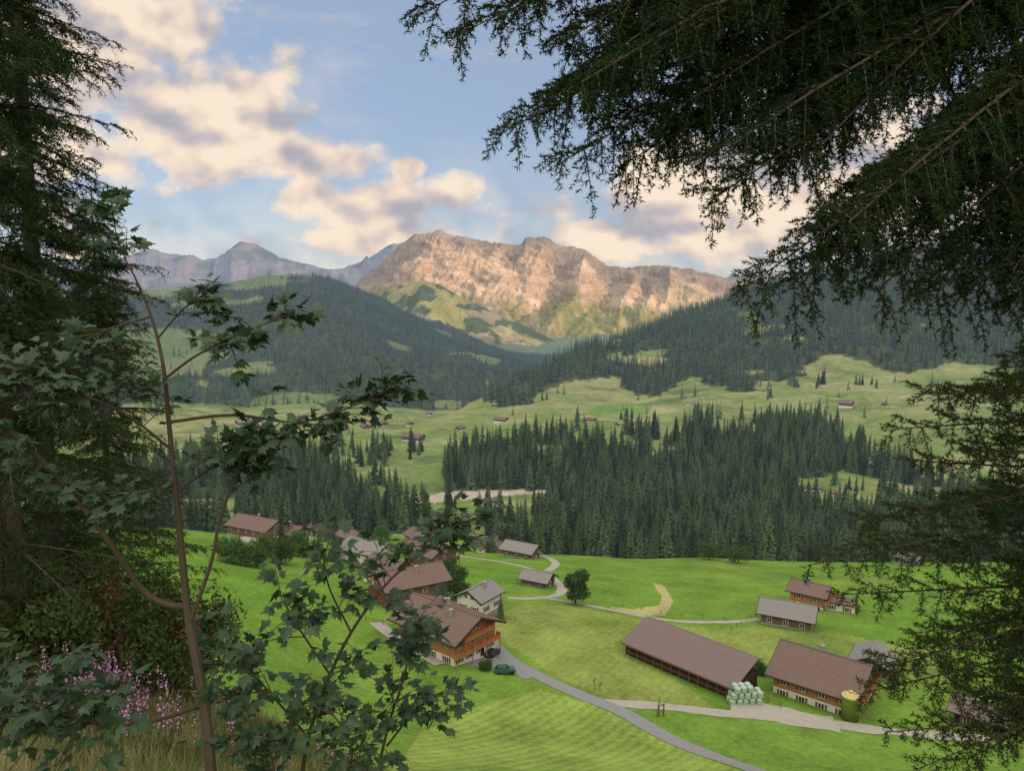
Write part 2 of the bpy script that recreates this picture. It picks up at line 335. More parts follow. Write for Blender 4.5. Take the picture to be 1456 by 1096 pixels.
# ---------------------------------------------------------------- far mountains
def mountain(name,R,x0,x1,y0,y1,dx,dy,m,fn):
    xs=np.arange(x0,x1,dx); ys=np.arange(y0,y1,dy); XX,YY=np.meshgrid(xs,ys); x=XX.ravel(); y=YY.ravel()
    us=[bearing(r[0],r[1]) for r in R]; u=x/y
    yc=np.interp(u,us,[r[2] for r in R]); zc=np.interp(u,us,[float(zof(r[1],r[2])) for r in R])
    z,c=fn(x,y,u,yc,zc)
    return mesh_np(name,np.stack([x,y,z],1),gridf(len(ys),len(xs)),[m],smooth=True,attrs={'Col':('FLOAT_COLOR',np.concatenate([c,np.ones((len(x),1))],1))})
R4=[(380,480,7500),(440,440,7500),(505,407,7500),(530,385,7500),(548,368,7500),(570,346,7500),(590,335,7500),(610,333,7500),(626,327,7500),(640,334,7500),(665,338,7500),(700,345,7500),(740,350,7500),(748,338,7500),(775,338,7500),(795,349,7500),(830,355,7500),(848,368,7500),(862,377,7500),(890,381,7500),(935,377,7500),(980,383,7500),(1012,391,7500),(1060,400,7500),(1200,415,7500),(1400,420,7500)]
def f4(x,y,u,yc,zc):
    t=(y-5300)/(yc-5300)
    foot=-330
    prof=np.where(t<.45,t*.62,.279+(t-.45)/.55*.721)
    prof=np.where(t<1,prof,1-(t-1)*1.2)
    zc=zc+22*fbm(x/75.,x*0,5,63,.6)
    z=foot+(zc-foot)*prof
    env=sstep(0,.3,t)*(1-sstep(.84,1.0,t))
    wx=x+90*fbm(x/400.,y/700.,3,3)-.25*(y-5300)
    z=z+env*(190*ridged(wx/420.,y/2600.,4,11,.5)+75*ridged((x+.6*y)/170.,(y-.3*x)/1500.,4,19)-80)
    led=(z+.33*x+90*fbm(x/400.,y/400.,4,6))/75.; z=z+env*8*np.sin(led*2*math.pi)
    z=z+13*ridged(x/50.,y/90.,4,23)*sstep(.2,.5,t)
    n=fbm(x/220.,z/110.,5,31); q=z*1.0+.33*x
    st=fbm(q/30.+fbm(x/260.,z/160.,4,2)*3,(x-.33*z)/420.,5,37)
    c=np.zeros((len(x),3)); c[:]=(.35,.265,.195)
    def mixc(w,k):
        w=np.clip(w,0,1)[:,None]; c[:]=c*(1-w)+np.array(k)*w
    mixc(.3+st*1.5,(.23,.175,.135)); mixc(n*2.2-.45,(.46,.36,.27)); mixc(-n*2.4-.3,(.16,.13,.11))
    mixc(sstep(.8,.95,t+.1*n)*.85,(.15,.13,.115))
    mixc((sstep(200,-200,z+300*n))*.85,(.19,.185,.075))
    mixc(sstep(-.1,.3,fbm(x/90.,y/360.,4,47))*sstep(150,-150,z)*.65,(.09,.115,.045))
    return z,c
mountain('rocky_mountain',R4,-3000,4200,5300,7900,9,13,m_rock,f4)
R3=[(440,470,4900),(490,440,4900),(530,422,4950),(560,408,5000),(600,399,5000),(625,405,5000),(660,424,4950),(700,442,4900),(760,470,4800),(830,505,4700),(900,540,4700)]
def f3(x,y,u,yc,zc):
    z=np.where(y<yc,zc-.32*(yc-y),zc-.45*(y-yc)); t=np.abs(y-yc)
    z=z+(80*ridged(x/300.,y/600.,5,51)-30)*sstep(0,250,t)
    z=np.maximum(z,-420)
    n=fbm(x/110.,y/150.,5,57)
    c=np.zeros((len(x),3)); c[:]=(.18,.185,.062)
    w=sstep(-.06,.06,n+.3*sstep(50,-200,z)-.03)[:,None]; c=c*(1-w)+np.array((.05,.07,.03))*w
    w=sstep(.1,.3,fbm(x/140.,y/140.,4,91))[:,None]*.6; c=c*(1-w)+np.array((.26,.22,.15))*w
    return z,c
mountain('alpine_spur_hill',R3,-1800,1100,3700,6200,11,13,m_spur,f3)
R5=[(-200,380,10500),(0,372,10500),(150,372,10500),(205,356,10500),(240,360,10500),(290,369,10500),(318,362,10500),(332,350,10500),(342,344,10500),(362,345,10500),(372,352,10500),(390,362,10500),(425,373,10500),(460,382,10500),(480,384,10500),(505,374,10500),(535,360,10500),(556,346,10500),(600,350,10500),(700,390,10500),(1500,400,10500)]
def f5(x,y,u,yc,zc):
    zc=zc+25*fbm(x/130.,x*0,4,66)
    t=(y-8800)/(yc-8800); z=-400+(zc+400)*np.where(t<1,t**.9,1-(t-1)*1.2)
    z=z+(240*ridged((x+y*.3)/500.,y/900.,5,81)-60)*sstep(0,.2,t)*(1-sstep(.85,1,t))+12*ridged(x/90.,y/90.,3,85)
    c=np.zeros((len(x),3)); c[:]=(.22,.20,.19); w=sstep(-.1,.3,fbm(x/300.,z/100.,4,87))[:,None]; c=c*(1-w)+np.array((.11,.12,.09))*w
    return z,c
mountain('distant_mountain',R5,-8500,6000,8800,11500,22,28,m_rockfar,f5)
# western ridge behind the viewpoint (it keeps the valley in evening shade)
EL=math.radians(10); sd=np.array([.77,-.64]); ld=np.array([.64,.77])
tt=np.linspace(-7000,4300,220); ss=np.linspace(-1700,1700,50); Tm,Sm=np.meshgrid(tt,ss); t_=Tm.ravel(); s_=Sm.ravel()
Hh=1120*(1-.75*sstep(2500,4300,t_))+70*fbm(t_/500.,t_*0,3,5)
zz=-300+(Hh+300)*np.clip(1-np.abs(s_)/1700.,0,1)**1.1+30*ridged(t_/300.,s_/300.,4,6)
xx=sd[0]*(3000+s_)+ld[0]*t_; yy=sd[1]*(3000+s_)+ld[1]*t_
cc=np.tile([.06,.09,.04,1.],(len(xx),1))
mesh_np('western_mountain_ridge',np.stack([xx,yy,zz],1),gridf(50,220),[m_rockfar],smooth=True,attrs={'Col':('FLOAT_COLOR',cc)})
# ---------------------------------------------------------------- trees
def tube(P,r,n=6):
    P=np.asarray(P,float); r=np.broadcast_to(r,len(P)); Tn=np.gradient(P,axis=0); Tn/=np.linalg.norm(Tn,axis=1)[:,None]+1e-9
    up=np.array([0,.3,1.]) if abs(Tn[0][2])<.8 else np.array([1.,0,0]); a=np.cross(Tn,up); a/=np.linalg.norm(a,axis=1)[:,None]+1e-9; b=np.cross(Tn,a)
    th=np.arange(n)*2*math.pi/n
    V=P[:,None]+r[:,None,None]*(np.cos(th)[None,:,None]*a[:,None]+np.sin(th)[None,:,None]*b[:,None])
    return V.reshape(-1,3),gridf(len(P),n,True)
class Acc:
    def __init__(s): s.V=[];s.F=[];s.M=[];s.n=0
    def add(s,V,Fc,m=0):
        s.V.append(V); s.F.append(np.asarray(Fc)+s.n); s.M.append(np.full(len(Fc),m)); s.n+=len(V)
    def obj(s,name,mats,smooth=False,parent=None,add=True):
        tri=[f for f in s.F if f.shape[1]==3]; q=[f for f in s.F if f.shape[1]==4]
        mt=[m for f,m in zip(s.F,s.M) if f.shape[1]==3]; mq=[m for f,m in zip(s.F,s.M) if f.shape[1]==4]
        Fs=[]; mi=[]
        if tri: Fs.append(np.concatenate(tri)); mi+=mt
        if q: Fs.append(np.concatenate(q)); mi+=mq
        return mesh_np(name,np.concatenate(s.V),Fs,mats,np.concatenate(mi),smooth,parent=parent,add=add)
def conifer(seed,H=20.,rad0=3.1,lv=26,nb=9,sub=2,power=.8):
    g=np.random.default_rng(seed); ac=Acc()
    V,Fc=tube([(0,0,-1.5),(0,0,H*.5),(0,0,H*.98)],np.array([.28,.18,.03]),6); ac.add(V,Fc,1)
    vs=[];fs=[];k=0
    for i in range(lv):
        z=1.2+(H-1.2)*(i+.3)/lv; R=rad0*(1-z/H)**power+.18
        for j in range(nb if R>.8 else 6):
            a=g.uniform(0,6.283); r=R*g.uniform(.65,1.15); z1=z+g.uniform(-.3,.3)
            for s in range(sub+1):
                aa=a+(0 if s==0 else g.uniform(-.45,.45)); st=0 if s==0 else r*g.uniform(.2,.6); rr=r if s==0 else r*g.uniform(.7,1.)
                d=np.array([math.cos(aa),math.sin(aa),0]); sd_=np.array([-math.sin(aa),math.cos(aa),0]); w=rr*g.uniform(.14,.26)
                dr=-.28*rr
                b=d*st+[0,0,z1+.12*r-.25*st]; m=d*(st+.55*(rr-st)); tip=d*rr+[0,0,z1+dr+g.uniform(-.15,.15)]
                ml=m+sd_*w+[0,0,z1+dr*.55-w*.6]; mr_=m-sd_*w+[0,0,z1+dr*.55-w*.6]; mc=m+[0,0,z1+dr*.25+.1]
                vs+=[b,ml,tip,mc,mr_]; fs+=[(k,k+1,k+3),(k+1,k+2,k+3),(k,k+3,k+4),(k+3,k+2,k+4)]; k+=5
    ac.add(np.array(vs),np.array(fs),0); return ac
def proto_coll(name,accs,mats,oname):
    c=bpy.data.collections.new(name)
    for a in accs:
        o=a.obj(oname,mats,add=False); c.objects.link(o)
    return c
near_con=proto_coll('conifer_prototypes',[conifer(s,20,r,24,8,1,p) for s,r,p in((1,3.3,.8),(2,2.8,.75),(3,3.9,.85),(4,2.6,.7),(5,4.2,.7))],[m_conif,m_bark],'conifer_tree')
far_con=proto_coll('distant_conifer_prototypes',[conifer(s,20,r,11,6,0,p) for s,r,p in((11,3.8,.8),(12,3.3,.75),(13,4.2,.85))],[m_coniff,m_bark],'distant_conifer_tree')
def scatter(name,P,S,coll,seed=0):
    n=len(P); g=np.random.default_rng(seed)
    me=bpy.data.meshes.new(name); me.vertices.add(n); me.vertices.foreach_set('co',np.asarray(P,np.float32).ravel())
    a=me.attributes.new('scl','FLOAT_VECTOR','POINT'); a.data.foreach_set('vector',np.asarray(S,np.float32).ravel())
    a=me.attributes.new('rot','FLOAT_VECTOR','POINT'); r=np.stack([g.normal(0,.02,n),g.normal(0,.02,n),g.uniform(0,6.28,n)],1); a.data.foreach_set('vector',r.astype(np.float32).ravel())
    o=link(bpy.data.objects.new(name,me)); ng=bpy.data.node_groups.new(name,'GeometryNodeTree')
    ng.interface.new_socket(name='Geometry',in_out='INPUT',socket_type='NodeSocketGeometry'); ng.interface.new_socket(name='Geometry',in_out='OUTPUT',socket_type='NodeSocketGeometry')
    gi=N(ng,'NodeGroupInput'); go=N(ng,'NodeGroupOutput'); ci=N(ng,'GeometryNodeCollectionInfo'); ci.inputs['Collection'].default_value=coll; ci.inputs['Separate Children'].default_value=True; ci.inputs['Reset Children'].default_value=True
    ip=N(ng,'GeometryNodeInstanceOnPoints'); ip.inputs['Pick Instance'].default_value=True
    rv=N(ng,'FunctionNodeRandomValue',data_type='INT'); 
    for s in rv.inputs:
        if s.enabled and s.name=='Min': s.default_value=0
        if s.enabled and s.name=='Max': s.default_value=len(coll.objects)-1
    en=lambda nd:[q for q in nd.outputs if q.enabled][0]
    a1=N(ng,'GeometryNodeInputNamedAttribute',data_type='FLOAT_VECTOR'); a1.inputs[0].default_value='scl'
    a2=N(ng,'GeometryNodeInputNamedAttribute',data_type='FLOAT_VECTOR'); a2.inputs[0].default_value='rot'
    l=ng.links.new; l(gi.outputs[0],ip.inputs['Points']); l(ci.outputs[0],ip.inputs['Instance']); l(en(rv),ip.inputs['Instance Index']); l(en(a1),ip.inputs['Scale']); l(en(a2),ip.inputs['Rotation']); l(ip.outputs[0],go.inputs[0])
    md=o.modifiers.new('scatter','NODES'); md.node_group=ng; return o
def sample(x0,x1,y0,y1,den,cond,seed):
    g=np.random.default_rng(seed); n=int((x1-x0)*(y1-y0)/den); x=g.uniform(x0,x1,n); y=g.uniform(y0,y1,n); z=tz(x,y); px,py=proj(x,y,z)
    k=cond(x,y,z,px,py); return np.stack([x[k],y[k],z[k]],1)
def scl(n,h0,h1,seed,w=.2):
    g=np.random.default_rng(seed); h=g.uniform(h0,h1,n)**1.0/20.; return np.stack([h*g.uniform(1-w,1+w,n),h*g.uniform(1-w,1+w,n),h],1)
P=sample(-420,640,310,950,42,lambda x,y,z,px,py:is_forest(x,y,z,px,py)&(px>100)&(px<1600),1)
ex_=[(1008,600,6,4),(1170,548,6,10),(1240,548,6,14),(1320,675,6,10),(535,690,6,8),(560,705,5,8),(605,738,3,5),(500,745,6,10),(1190,605,2,3),(760,600,0,1),(780,570,2,5),(545,650,16,22),(590,640,7,12),(1080,735,5,20),(700,745,8,16),(515,655,8,14),(830,600,3,10),(890,595,4,8),(1100,565,3,8),(470,610,8,18),(1230,690,6,20),(1060,600,3,18),(640,720,4,20),(480,640,10,25)]
g=np.random.default_rng(5); E=[]
for cx,cy,n,s in ex_:
    for _ in range(n):
        E.append(place(cx+g.normal(0,s),cy+g.normal(0,s*.3),300))
P=np.concatenate([P,np.array(E)])
scatter('conifer_forest',P,scl(len(P),9,26,2,.3),near_con,3)
def c1(x,y,z,px,py):
    zc,yc=crest(R1,px); return is_forest(x,y,z,px,py)&(px>650)&(y<yc+60)&(px<1560)
P=sample(-120,2200,950,2750,85,c1,21)
scatter('hillside_conifer_forest',P,scl(len(P),11,29,22,.25),far_con,23)
def c2(x,y,z,px,py):
    zc,yc=crest(R2,px); return is_forest(x,y,z,px,py)&(px<830)&(px>120)&(y<yc+60)&(y>1290)
P=sample(-2100,500,1290,3600,105,c2,31)
g=np.random.default_rng(91); E=[]
for k in range(260):
    p_=place(g.uniform(230,560),g.uniform(385,610),1290)
    if p_[1]<3600: E.append(p_)
for k in range(34):
    p_=place(g.uniform(690,1400),g.uniform(540,620),560); E.append(p_)
P=np.concatenate([P,np.array(E)])
scatter('valley_side_conifer_forest',P,scl(len(P),9,24,32),far_con,33)
for (cx,cy,h) in [(475,798,13),(712,880,6),(400,775,10),(463,770,9),(455,790,10),(604,742,14),(735,775,8)]:
    p=place(cx,cy); o=conifer(int(cx),20,3.4,26,9,2,.85).obj('spruce_tree',[m_conif,m_bark]); o.location=p; s=h/20; o.scale=(s,s,s)
def leafcards(C,size,g,asp=.6):
    n=len(C); a=g.normal(size=(n,3)); a/=np.linalg.norm(a,axis=1)[:,None]; b=np.cross(a,g.normal(size=(n,3))); b/=np.linalg.norm(b,axis=1)[:,None]
    s=(size*g.uniform(.6,1.3,n))[:,None]
    V=np.stack([C-a*s,C+b*s*asp,C+a*s,C-b*s*asp],1).reshape(-1,3); return V,np.arange(4*n).reshape(-1,4)
def broadleaf(seed,H,W,n,size,trunk=.25,low=.2):
    g=np.random.default_rng(seed); ac=Acc(); V,Fc=tube([(0,0,-1),(0,0,H*.35),(.1,0,H*.8)],np.array([.035*H,.025*H,.006*H]),8); ac.add(V,Fc,1)
    nl=16; ctr=[]
    for i in range(nl):
        a=g.uniform(0,6.28); zz=g.uniform(low+.12,.88); rr=W*.5*math.sqrt(max(0,1-((zz-.5)/.5)**2))*g.uniform(.35,.75)
        c=np.array([rr*math.cos(a),rr*math.sin(a),zz*H]); ctr.append((c,W*g.uniform(.17,.3)))
        V,Fc=tube([(0,0,H*max(.15,zz-.3)),c*[.5,.5,1]-[0,0,.1*H],c],np.array([.012*H,.008*H,.003*H]),5); ac.add(V,Fc,1)
    C=[]
    for c,r in ctr:
        m=n//nl; d=g.normal(size=(m,3)); d/=np.linalg.norm(d,axis=1)[:,None]; C.append(c+d*r*g.uniform(.55,1.1,m)[:,None]*[1,1,.85])
    V,Fc=leafcards(np.concatenate(C),size,g); ac.add(V,Fc,0); return ac
for (cx,cy,H,W,nm) in [(818,858,8.2,6.2,'broadleaf_tree'),(648,850,7,6.5,'broadleaf_tree'),(543,772,9,9,'broadleaf_tree'),(365,805,7,9,'broadleaf_tree'),(330,800,6,8,'broadleaf_tree'),(425,790,7,6,'broadleaf_tree'),(690,952,1.6,2.6,'garden_bush'),(400,800,6,8,'broadleaf_tree'),(1050,800,5,9,'broadleaf_tree'),(860,788,7,9,'broadleaf_tree'),(920,790,6,8,'broadleaf_tree'),(885,788,6,8,'broadleaf_tree'),(960,792,5,8,'broadleaf_tree'),(1008,795,6,8,'broadleaf_tree'),(1090,795,5,7,'broadleaf_tree'),(800,786,6,8,'broadleaf_tree'),(1150,797,5,7,'broadleaf_tree'),(1220,798,6,8,'broadleaf_tree'),(620,838,4,5,'garden_bush'),(1075,955,2,4,'garden_bush'),(655,905,1.5,2.5,'garden_bush'),(555,800,4,6,'garden_bush'),(640,815,4,5,'garden_bush')]:
    o=broadleaf(int(cx),H,W,3200,.034*H+.06).obj(nm,[m_decid,m_bark]); o.location=place(cx,cy); o.rotation_euler=(0,0,cx)
# ---------------------------------------------------------------- roads
def ribbon(name,pp,w,m,lift=.06,step=1.2,ymin=45,wv=0):
    P=np.array([place(a,b,ymin) for a,b in pp])[:,:2]
    Q=np.concatenate([[2*P[0]-P[1]],P,[2*P[-1]-P[-2]]]); out=[]
    for i in range(1,len(Q)-2):
        n=max(2,int(np.linalg.norm(Q[i+1]-Q[i])/step))
        for k in range(n):
            t=k/n; p0,p1,p2,p3=Q[i-1],Q[i],Q[i+1],Q[i+2]
            out.append(.5*((2*p1)+(-p0+p2)*t+(2*p0-5*p1+4*p2-p3)*t*t+(-p0+3*p1-3*p2+p3)*t**3))
    out.append(P[-1]); C=np.array(out); Tn=np.gradient(C,axis=0); Tn/=np.linalg.norm(Tn,axis=1)[:,None]+1e-9; Nn=np.stack([-Tn[:,1],Tn[:,0]],1)
    k=np.linspace(-.5,.5,7); ww=w*(1+wv*fbm(C[:,0]/3.,C[:,1]/3.,2,8)) if wv else np.full(len(C),w)
    G=C[:,None]+Nn[:,None]*(ww[:,None]*k[None])[:,:,None]; x=G[...,0].ravel(); y=G[...,1].ravel(); z=tz(x,y)+lift
    return mesh_np(name,np.stack([x,y,z],1),gridf(len(C),7),[m],smooth=True)
ribbon('asphalt_road',[(692,905),(706,922),(735,945),(775,965),(825,988),(880,1010),(925,1035),(965,1056),(1020,1077),(1075,1096),(1150,1122)],3.0,m_road,.07,wv=.06)
ribbon('farm_road',[(862,999),(940,1004),(1020,1013),(1100,1020),(1170,1027),(1250,1038),(1340,1046),(1420,1050)],2.6,m_gravel,.06,wv=.35)
ribbon('farm_yard',[(1040,1001),(1085,1010),(1140,1022),(1190,1030)],5.5,m_gravel,.05,wv=.4)
ribbon('village_path',[(610,782),(650,790),(700,797),(745,806),(778,818),(797,832),(797,843),(780,849),(750,851),(722,850)],2.4,m_gravel,.07,wv=.3)
ribbon('meadow_path',[(775,850),(820,858),(870,867),(920,877),(980,884),(1040,884),(1080,880)],1.9,m_gravel,.06,wv=.3)
ribbon('village_path',[(758,788),(780,793),(790,802),(778,812)],2.6,m_gravel,.06)
ribbon('driveway',[(655,938),(690,942),(735,950),(760,962)],5.0,m_road,.05,wv=.3)
ribbon('chalet_terrace',[(535,885),(560,905),(595,925),(628,944)],3.0,m_gravel,.05)
ribbon('gravel_yard',[(320,768),(350,768),(400,762)],7,m_gravel,.1)
# ---------------------------------------------------------------- buildings
def window(b,x,y,z,w,h,face,shut=None):
    fr,gl=b; s={'f':(0,-1),'b':(0,1),'r':(1,0),'l':(-1,0)}[face]
    def bx(mb,ox,oz,ww,hh,d,m=0):
        if face in'fb': mb.box(x+ox,y+s[1]*d/2,z+oz,ww,d,hh,m)
        else: mb.box(x+s[0]*d/2,y+ox,z+oz,d,ww,hh,m)
    bx(fr,0,0,w+.16,h+.16,.06); bx(gl,0,0,w,h,.09); bx(fr,0,0,.06,h,.11)
    if shut is not None:
        for k in(-1,1): bx(shut,k*(w*.75+.1),0,w*.45,h+.1,.08)
def chalet(name,px,py,W,L,H,pitch,yaw,roof,wall,basem,base_h=1.6,balc=0,chim=1,og=1.0,oe=.9,floors=2,ymin=60,shutters=True,nw=3,pos=None,drop=0):
    p=place(px,py,ymin) if pos is None else pos; e=empty(name,(p[0],p[1],p[2]-drop),math.radians(yaw)); tp=math.tan(math.radians(pitch)); Hr=H+W/2*tp
    b=MB(); b.box(0,0,(base_h-4)/2,W+.1,L+.1,base_h+4); b.obj('stone_base',[basem],e)
    b=MB(); w=W/2;l=L/2
    vs=[(-w,-l,base_h),(w,-l,base_h),(w,-l,H),(0,-l,Hr),(-w,-l,H),(-w,l,base_h),(w,l,base_h),(w,l,H),(0,l,Hr),(-w,l,H)]
    b.poly(vs,[(0,1,2,3,4),(9,8,7,6,5),(1,6,7,2),(0,4,9,5)],0)
    nlog=int((H-base_h)/.45)
    for i in range(nlog):
        z=base_h+.2+i*.45
        for k in(-1,1):
            b.box(k*(w+.02),0,z,.06,L,.1); b.box(0,k*(l+.02),z,W,.06,.1)
    b.obj('walls',[wall],e)
    b=MB(); th=.22
    for k in(-1,1):
        x0,z0=0,Hr+.12; x1=k*(w+oe); z1=Hr+.12-(w+oe)*tp
        vs=[(x0,-l-og,z0),(x1,-l-og,z1),(x1,l+og,z1),(x0,l+og,z0)]; vs+=[(a,c,d+th) for a,c,d in vs]
        b.poly(vs,[(0,1,2,3),(7,6,5,4),(0,4,5,1),(1,5,6,2),(2,6,7,3),(3,7,4,0)])
    b.box(0,0,Hr+.12+th,.35,L+2*og+.04,.14)
    b.obj('roof',[roof],e)
    b=MB()
    for k in(-1,1):
        for s in(-1,1):
            x1=k*(w+oe+.03); z1=Hr+.08-(w+oe+.03)*tp; yy=s*(l+og+.05)
            vs=[(0,yy-.05,Hr-.1),(x1,yy-.05,z1-.18),(x1,yy-.05,z1+.16),(0,yy-.05,Hr+.32)]; vs+=[(a,c+.1,d) for a,c,d in vs]
            b.poly(vs,[(0,1,2,3),(7,6,5,4),(0,4,5,1),(1,5,6,2),(2,6,7,3),(3,7,4,0)])
        b.box(k*(w+oe+.06),0,Hr+.2-(w+oe)*tp,.12,L+2*og,.14)
    b.obj('fascia_boards',[m_dark],e)
    fr,gl,sh=MB(),MB(),MB(); wn=(fr,gl)
    fh=(H-.2)/floors
    for f in range(floors):
        z=fh*f+fh*.55
        for i in range(nw):
            x=(i+.5)/nw*W-w; window(wn,x,-l,z,.9,1.05,'f',sh if shutters else None); window(wn,x,l,z,.9,1.05,'b',sh if shutters else None)
        ns=max(2,int(L/3.2))
        for i in range(ns):
            y=(i+.5)/ns*L-l
            window(wn,w,y,z,.9,1.0,'r',sh if shutters else None); window(wn,-w,y,z,.9,1.0,'l',sh if shutters else None)
    if Hr-H>1.6:
        for k in(-.7,.7): window(wn,k*1.1,-l,H+.5,.75,.8,'f',None)
    fr.obj('window_frames',[m_white],e); gl.obj('window_panes',[m_glass],e)
    if sh.V: sh.obj('shutters',[m_woodd],e)
    b=MB(); b.box(w*.35,-l-.04,1.0,1.0,.1,2.0); b.obj('front_door',[m_dark],e)
    for q in range(balc):
        z=base_h+.9+q*2.6 if balc==1 else 2.4+q*2.4
        b=MB(); Wb=W+.6 if q==0 else W*.7
        b.box(0,-l-.62,z,Wb,1.15,.14); b.box(0,-l-1.17,z+1.0,Wb,.1,.1); b.box(0,-l-1.17,z+.25,Wb,.06,.08)
        n=int(Wb/.28)
        for i in range(n): b.box(-Wb/2+(i+.5)*Wb/n,-l-1.16,z+.55,.2,.05,.9)
        for k in(-1,1): b.box(k*Wb/2,-l-.62,z+.55,.06,1.1,.9)
        for k in np.linspace(-Wb/2+.1,Wb/2-.1,4): b.box(k,-l-1.12,z/2+.3 if q==0 else z-1.2,.14,.14,z if q==0 else 2.2)
        b.obj('balcony',[wall],e)
        b=MB(); g=random.Random(int(px)+q)
        for i in range(int(Wb*3)):
            b.box(-Wb/2+.2+g.random()*(Wb-.4),-l-1.28,z+.92+g.random()*.22,.2,.16,.16)
        b.obj('flower_boxes',[m_flow],e)
    for c in range(chim):
        b=MB(); cx=w*.3*(1 if c==0 else -1); cy=l*(.15 if c==0 else -.4); zc=Hr-abs(cx)*tp
        b.box(cx,cy,zc+.6,.6,.6,1.6); b.box(cx,cy,zc+1.45,.76,.76,.1); b.obj('chimney',[m_stone],e)
    return e
BR=[('farm_chalet',635,920,10.8,14.5,5.6,24,50,m_roof,m_wood,m_plast,dict(base_h=2.2,balc=2,chim=2,nw=4,oe=1.3,og=1.6)),
('wooden_chalet',583,856,9.5,13,5.6,24,-60,m_roof,m_woodd,m_plast,dict(balc=1,nw=3,og=1.2)),
('stone_cottage',682,870,6.4,7.4,4.2,28,-35,m_roofg,m_plast,m_stone,dict(base_h=1,chim=1,nw=2,og=.6,oe=.6,floors=1)),
('hay_barn',765,831,5.0,7.2,2.2,26,62,m_roofg,m_woodd,m_stone,dict(base_h=.6,chim=0,nw=1,floors=1,og=.7)),
('large_chalet',708,785,11,18,5,22,60,m_roof,m_wood,m_plast,dict(balc=1,nw=4,og=1.4)),
('hay_barn',742,792,8,11,3.4,22,60,m_roofg,m_woodd,m_stone,dict(chim=0,nw=2,floors=1)),
('wooden_chalet',598,776,11,15,6,24,35,m_roof,m_wood,m_plast,dict(balc=1,nw=3)),
('wooden_chalet',612,806,9.5,11,5.4,24,50,m_roof,m_woodd,m_plast,dict(balc=1,nw=3)),
('wooden_chalet',524,800,9,12,4.6,22,60,m_roofg,m_plast,m_stone,dict(nw=3,floors=2)),
('wooden_chalet',500,774,10.5,12,5.4,25,55,m_roof,m_woodd,m_plast,dict(balc=1,nw=3)),
('large_chalet',368,763,12,19,5,22,62,m_roof,m_woodd,m_plast,dict(nw=4)),
('wooden_chalet',412,768,9,12,4.2,22,62,m_roof,m_woodd,m_plast,dict(nw=3)),
('wooden_chalet',455,760,8,10,4.2,24,55,m_roof,m_wood,m_plast,dict(nw=3,balc=1)),
('wooden_chalet',552,830,7.5,9,4.6,24,50,m_roof,m_wood,m_plast,dict(nw=3,balc=1)),
('weathered_barn',1120,886,7.4,10.5,3.1,27,62,m_roofg,m_woodd,m_stone,dict(base_h=.8,chim=0,nw=2,floors=1,shutters=False)),
('wooden_chalet',1152,861,7,8,4.4,24,52,m_roof,m_wood,m_plast,dict(balc=1,nw=3)),
('garage_annex',1194,866,4.5,7,2.2,14,62,m_roof,m_plast,m_plast,dict(base_h=.6,chim=0,nw=2,floors=1,og=.3,oe=.4)),
('hay_barn',1295,803,5,6.5,2.6,28,20,m_roofg,m_woodd,m_stone,dict(base_h=.5,chim=0,nw=1,floors=1,shutters=False)),
('farmhouse',1170,987,12.5,13,4.4,27,50,m_roof,m_wood,m_plast,dict(base_h=2.0,chim=1,nw=4,oe=1.1,og=1.3,balc=1)),
('weathered_barn',1240,952,6,7,2.6,25,-35,m_roofg,m_woodd,m_stone,dict(base_h=.6,chim=0,nw=2,floors=1)),
('storage_shed',1395,1030,5,7,2.4,20,50,m_roofb,m_dark,m_stone,dict(base_h=.4,chim=0,nw=1,floors=1))]
for b in BR: chalet(*b[:11],**b[11])
for (cx,cy,W,L,H) in [(712,600,8,13,3.4),(655,612,5,8,3),(583,605,6,8,3),(588,627,10,19,4.4),(840,600,7,9,3),(775,625,4,5,2.5),(702,715,5,6,2.4),(1203,578,10,14,4.4),(1258,578,6,7,3),(520,610,9,14,4),(487,612,8,14,4),(545,606,8,10,4),(448,612,8,10,4),(425,725,7,10,3.4),(460,728,6,9,3),(610,590,6,8,3),(705,574,6,6,3),(1155,697,5,12,2.5),(1190,705,5,9,2.2),(300,612,8,10,4),(345,605,8,12,4),(880,606,5,7,2.6),(980,575,5,7,2.6)]:
    chalet('mountain_hut',cx,cy,W,L,H,24,random.choice([30,50,65,-40]),random.choice([m_roof,m_roofg]),m_woodd,m_plast,base_h=1.2,chim=0,nw=2,floors=1,ymin=300,shutters=False)
A0=place(892,930); B0=place(1038,993); v=B0[:2]-A0[:2]; Lb=np.linalg.norm(v)*1.04; c0=(A0+B0)/2; yaw=math.atan2(v[1],v[0])
e=empty('long_cattle_barn',tuple(c0),yaw); Wb=8.4
bw=MB(); bw.box(0,Wb*.5,.2,Lb,Wb,4.6); bw.obj('walls',[m_dark],e)
b=MB(); zf,zr=2.3,4.9
for (y0,z0,y1,z1) in((-.8,zf-.1,Wb*.85,zr),(Wb*.85,zr,Wb+.8,zr-.8)):
    vs=[(-Lb/2-.7,y0,z0),(Lb/2+.7,y0,z0),(Lb/2+.7,y1,z1),(-Lb/2-.7,y1,z1)]; vs+=[(a,c,d+.2) for a,c,d in vs]
    b.poly(vs,[(0,1,2,3),(7,6,5,4),(0,4,5,1),(1,5,6,2),(2,6,7,3),(3,7,4,0)])
b.obj('roof',[m_roofb],e)
b=MB()
for i in range(12): b.box(-Lb/2+(i+.5)*Lb/12,-.12,.65,.16,.16,3.2)
b.box(0,-.85,zf-.1,Lb+1.2,.1,.16); b.box(0,-.1,.7,Lb,.08,.14); b.obj('posts',[m_woodd],e)
p=place(1208,1022); e=empty('green_silo',tuple(p)); b=MB(); b.cyl(0,0,-.5,3.9,1.35,1.35,28); b.obj('tank',[m_silo],e,True)
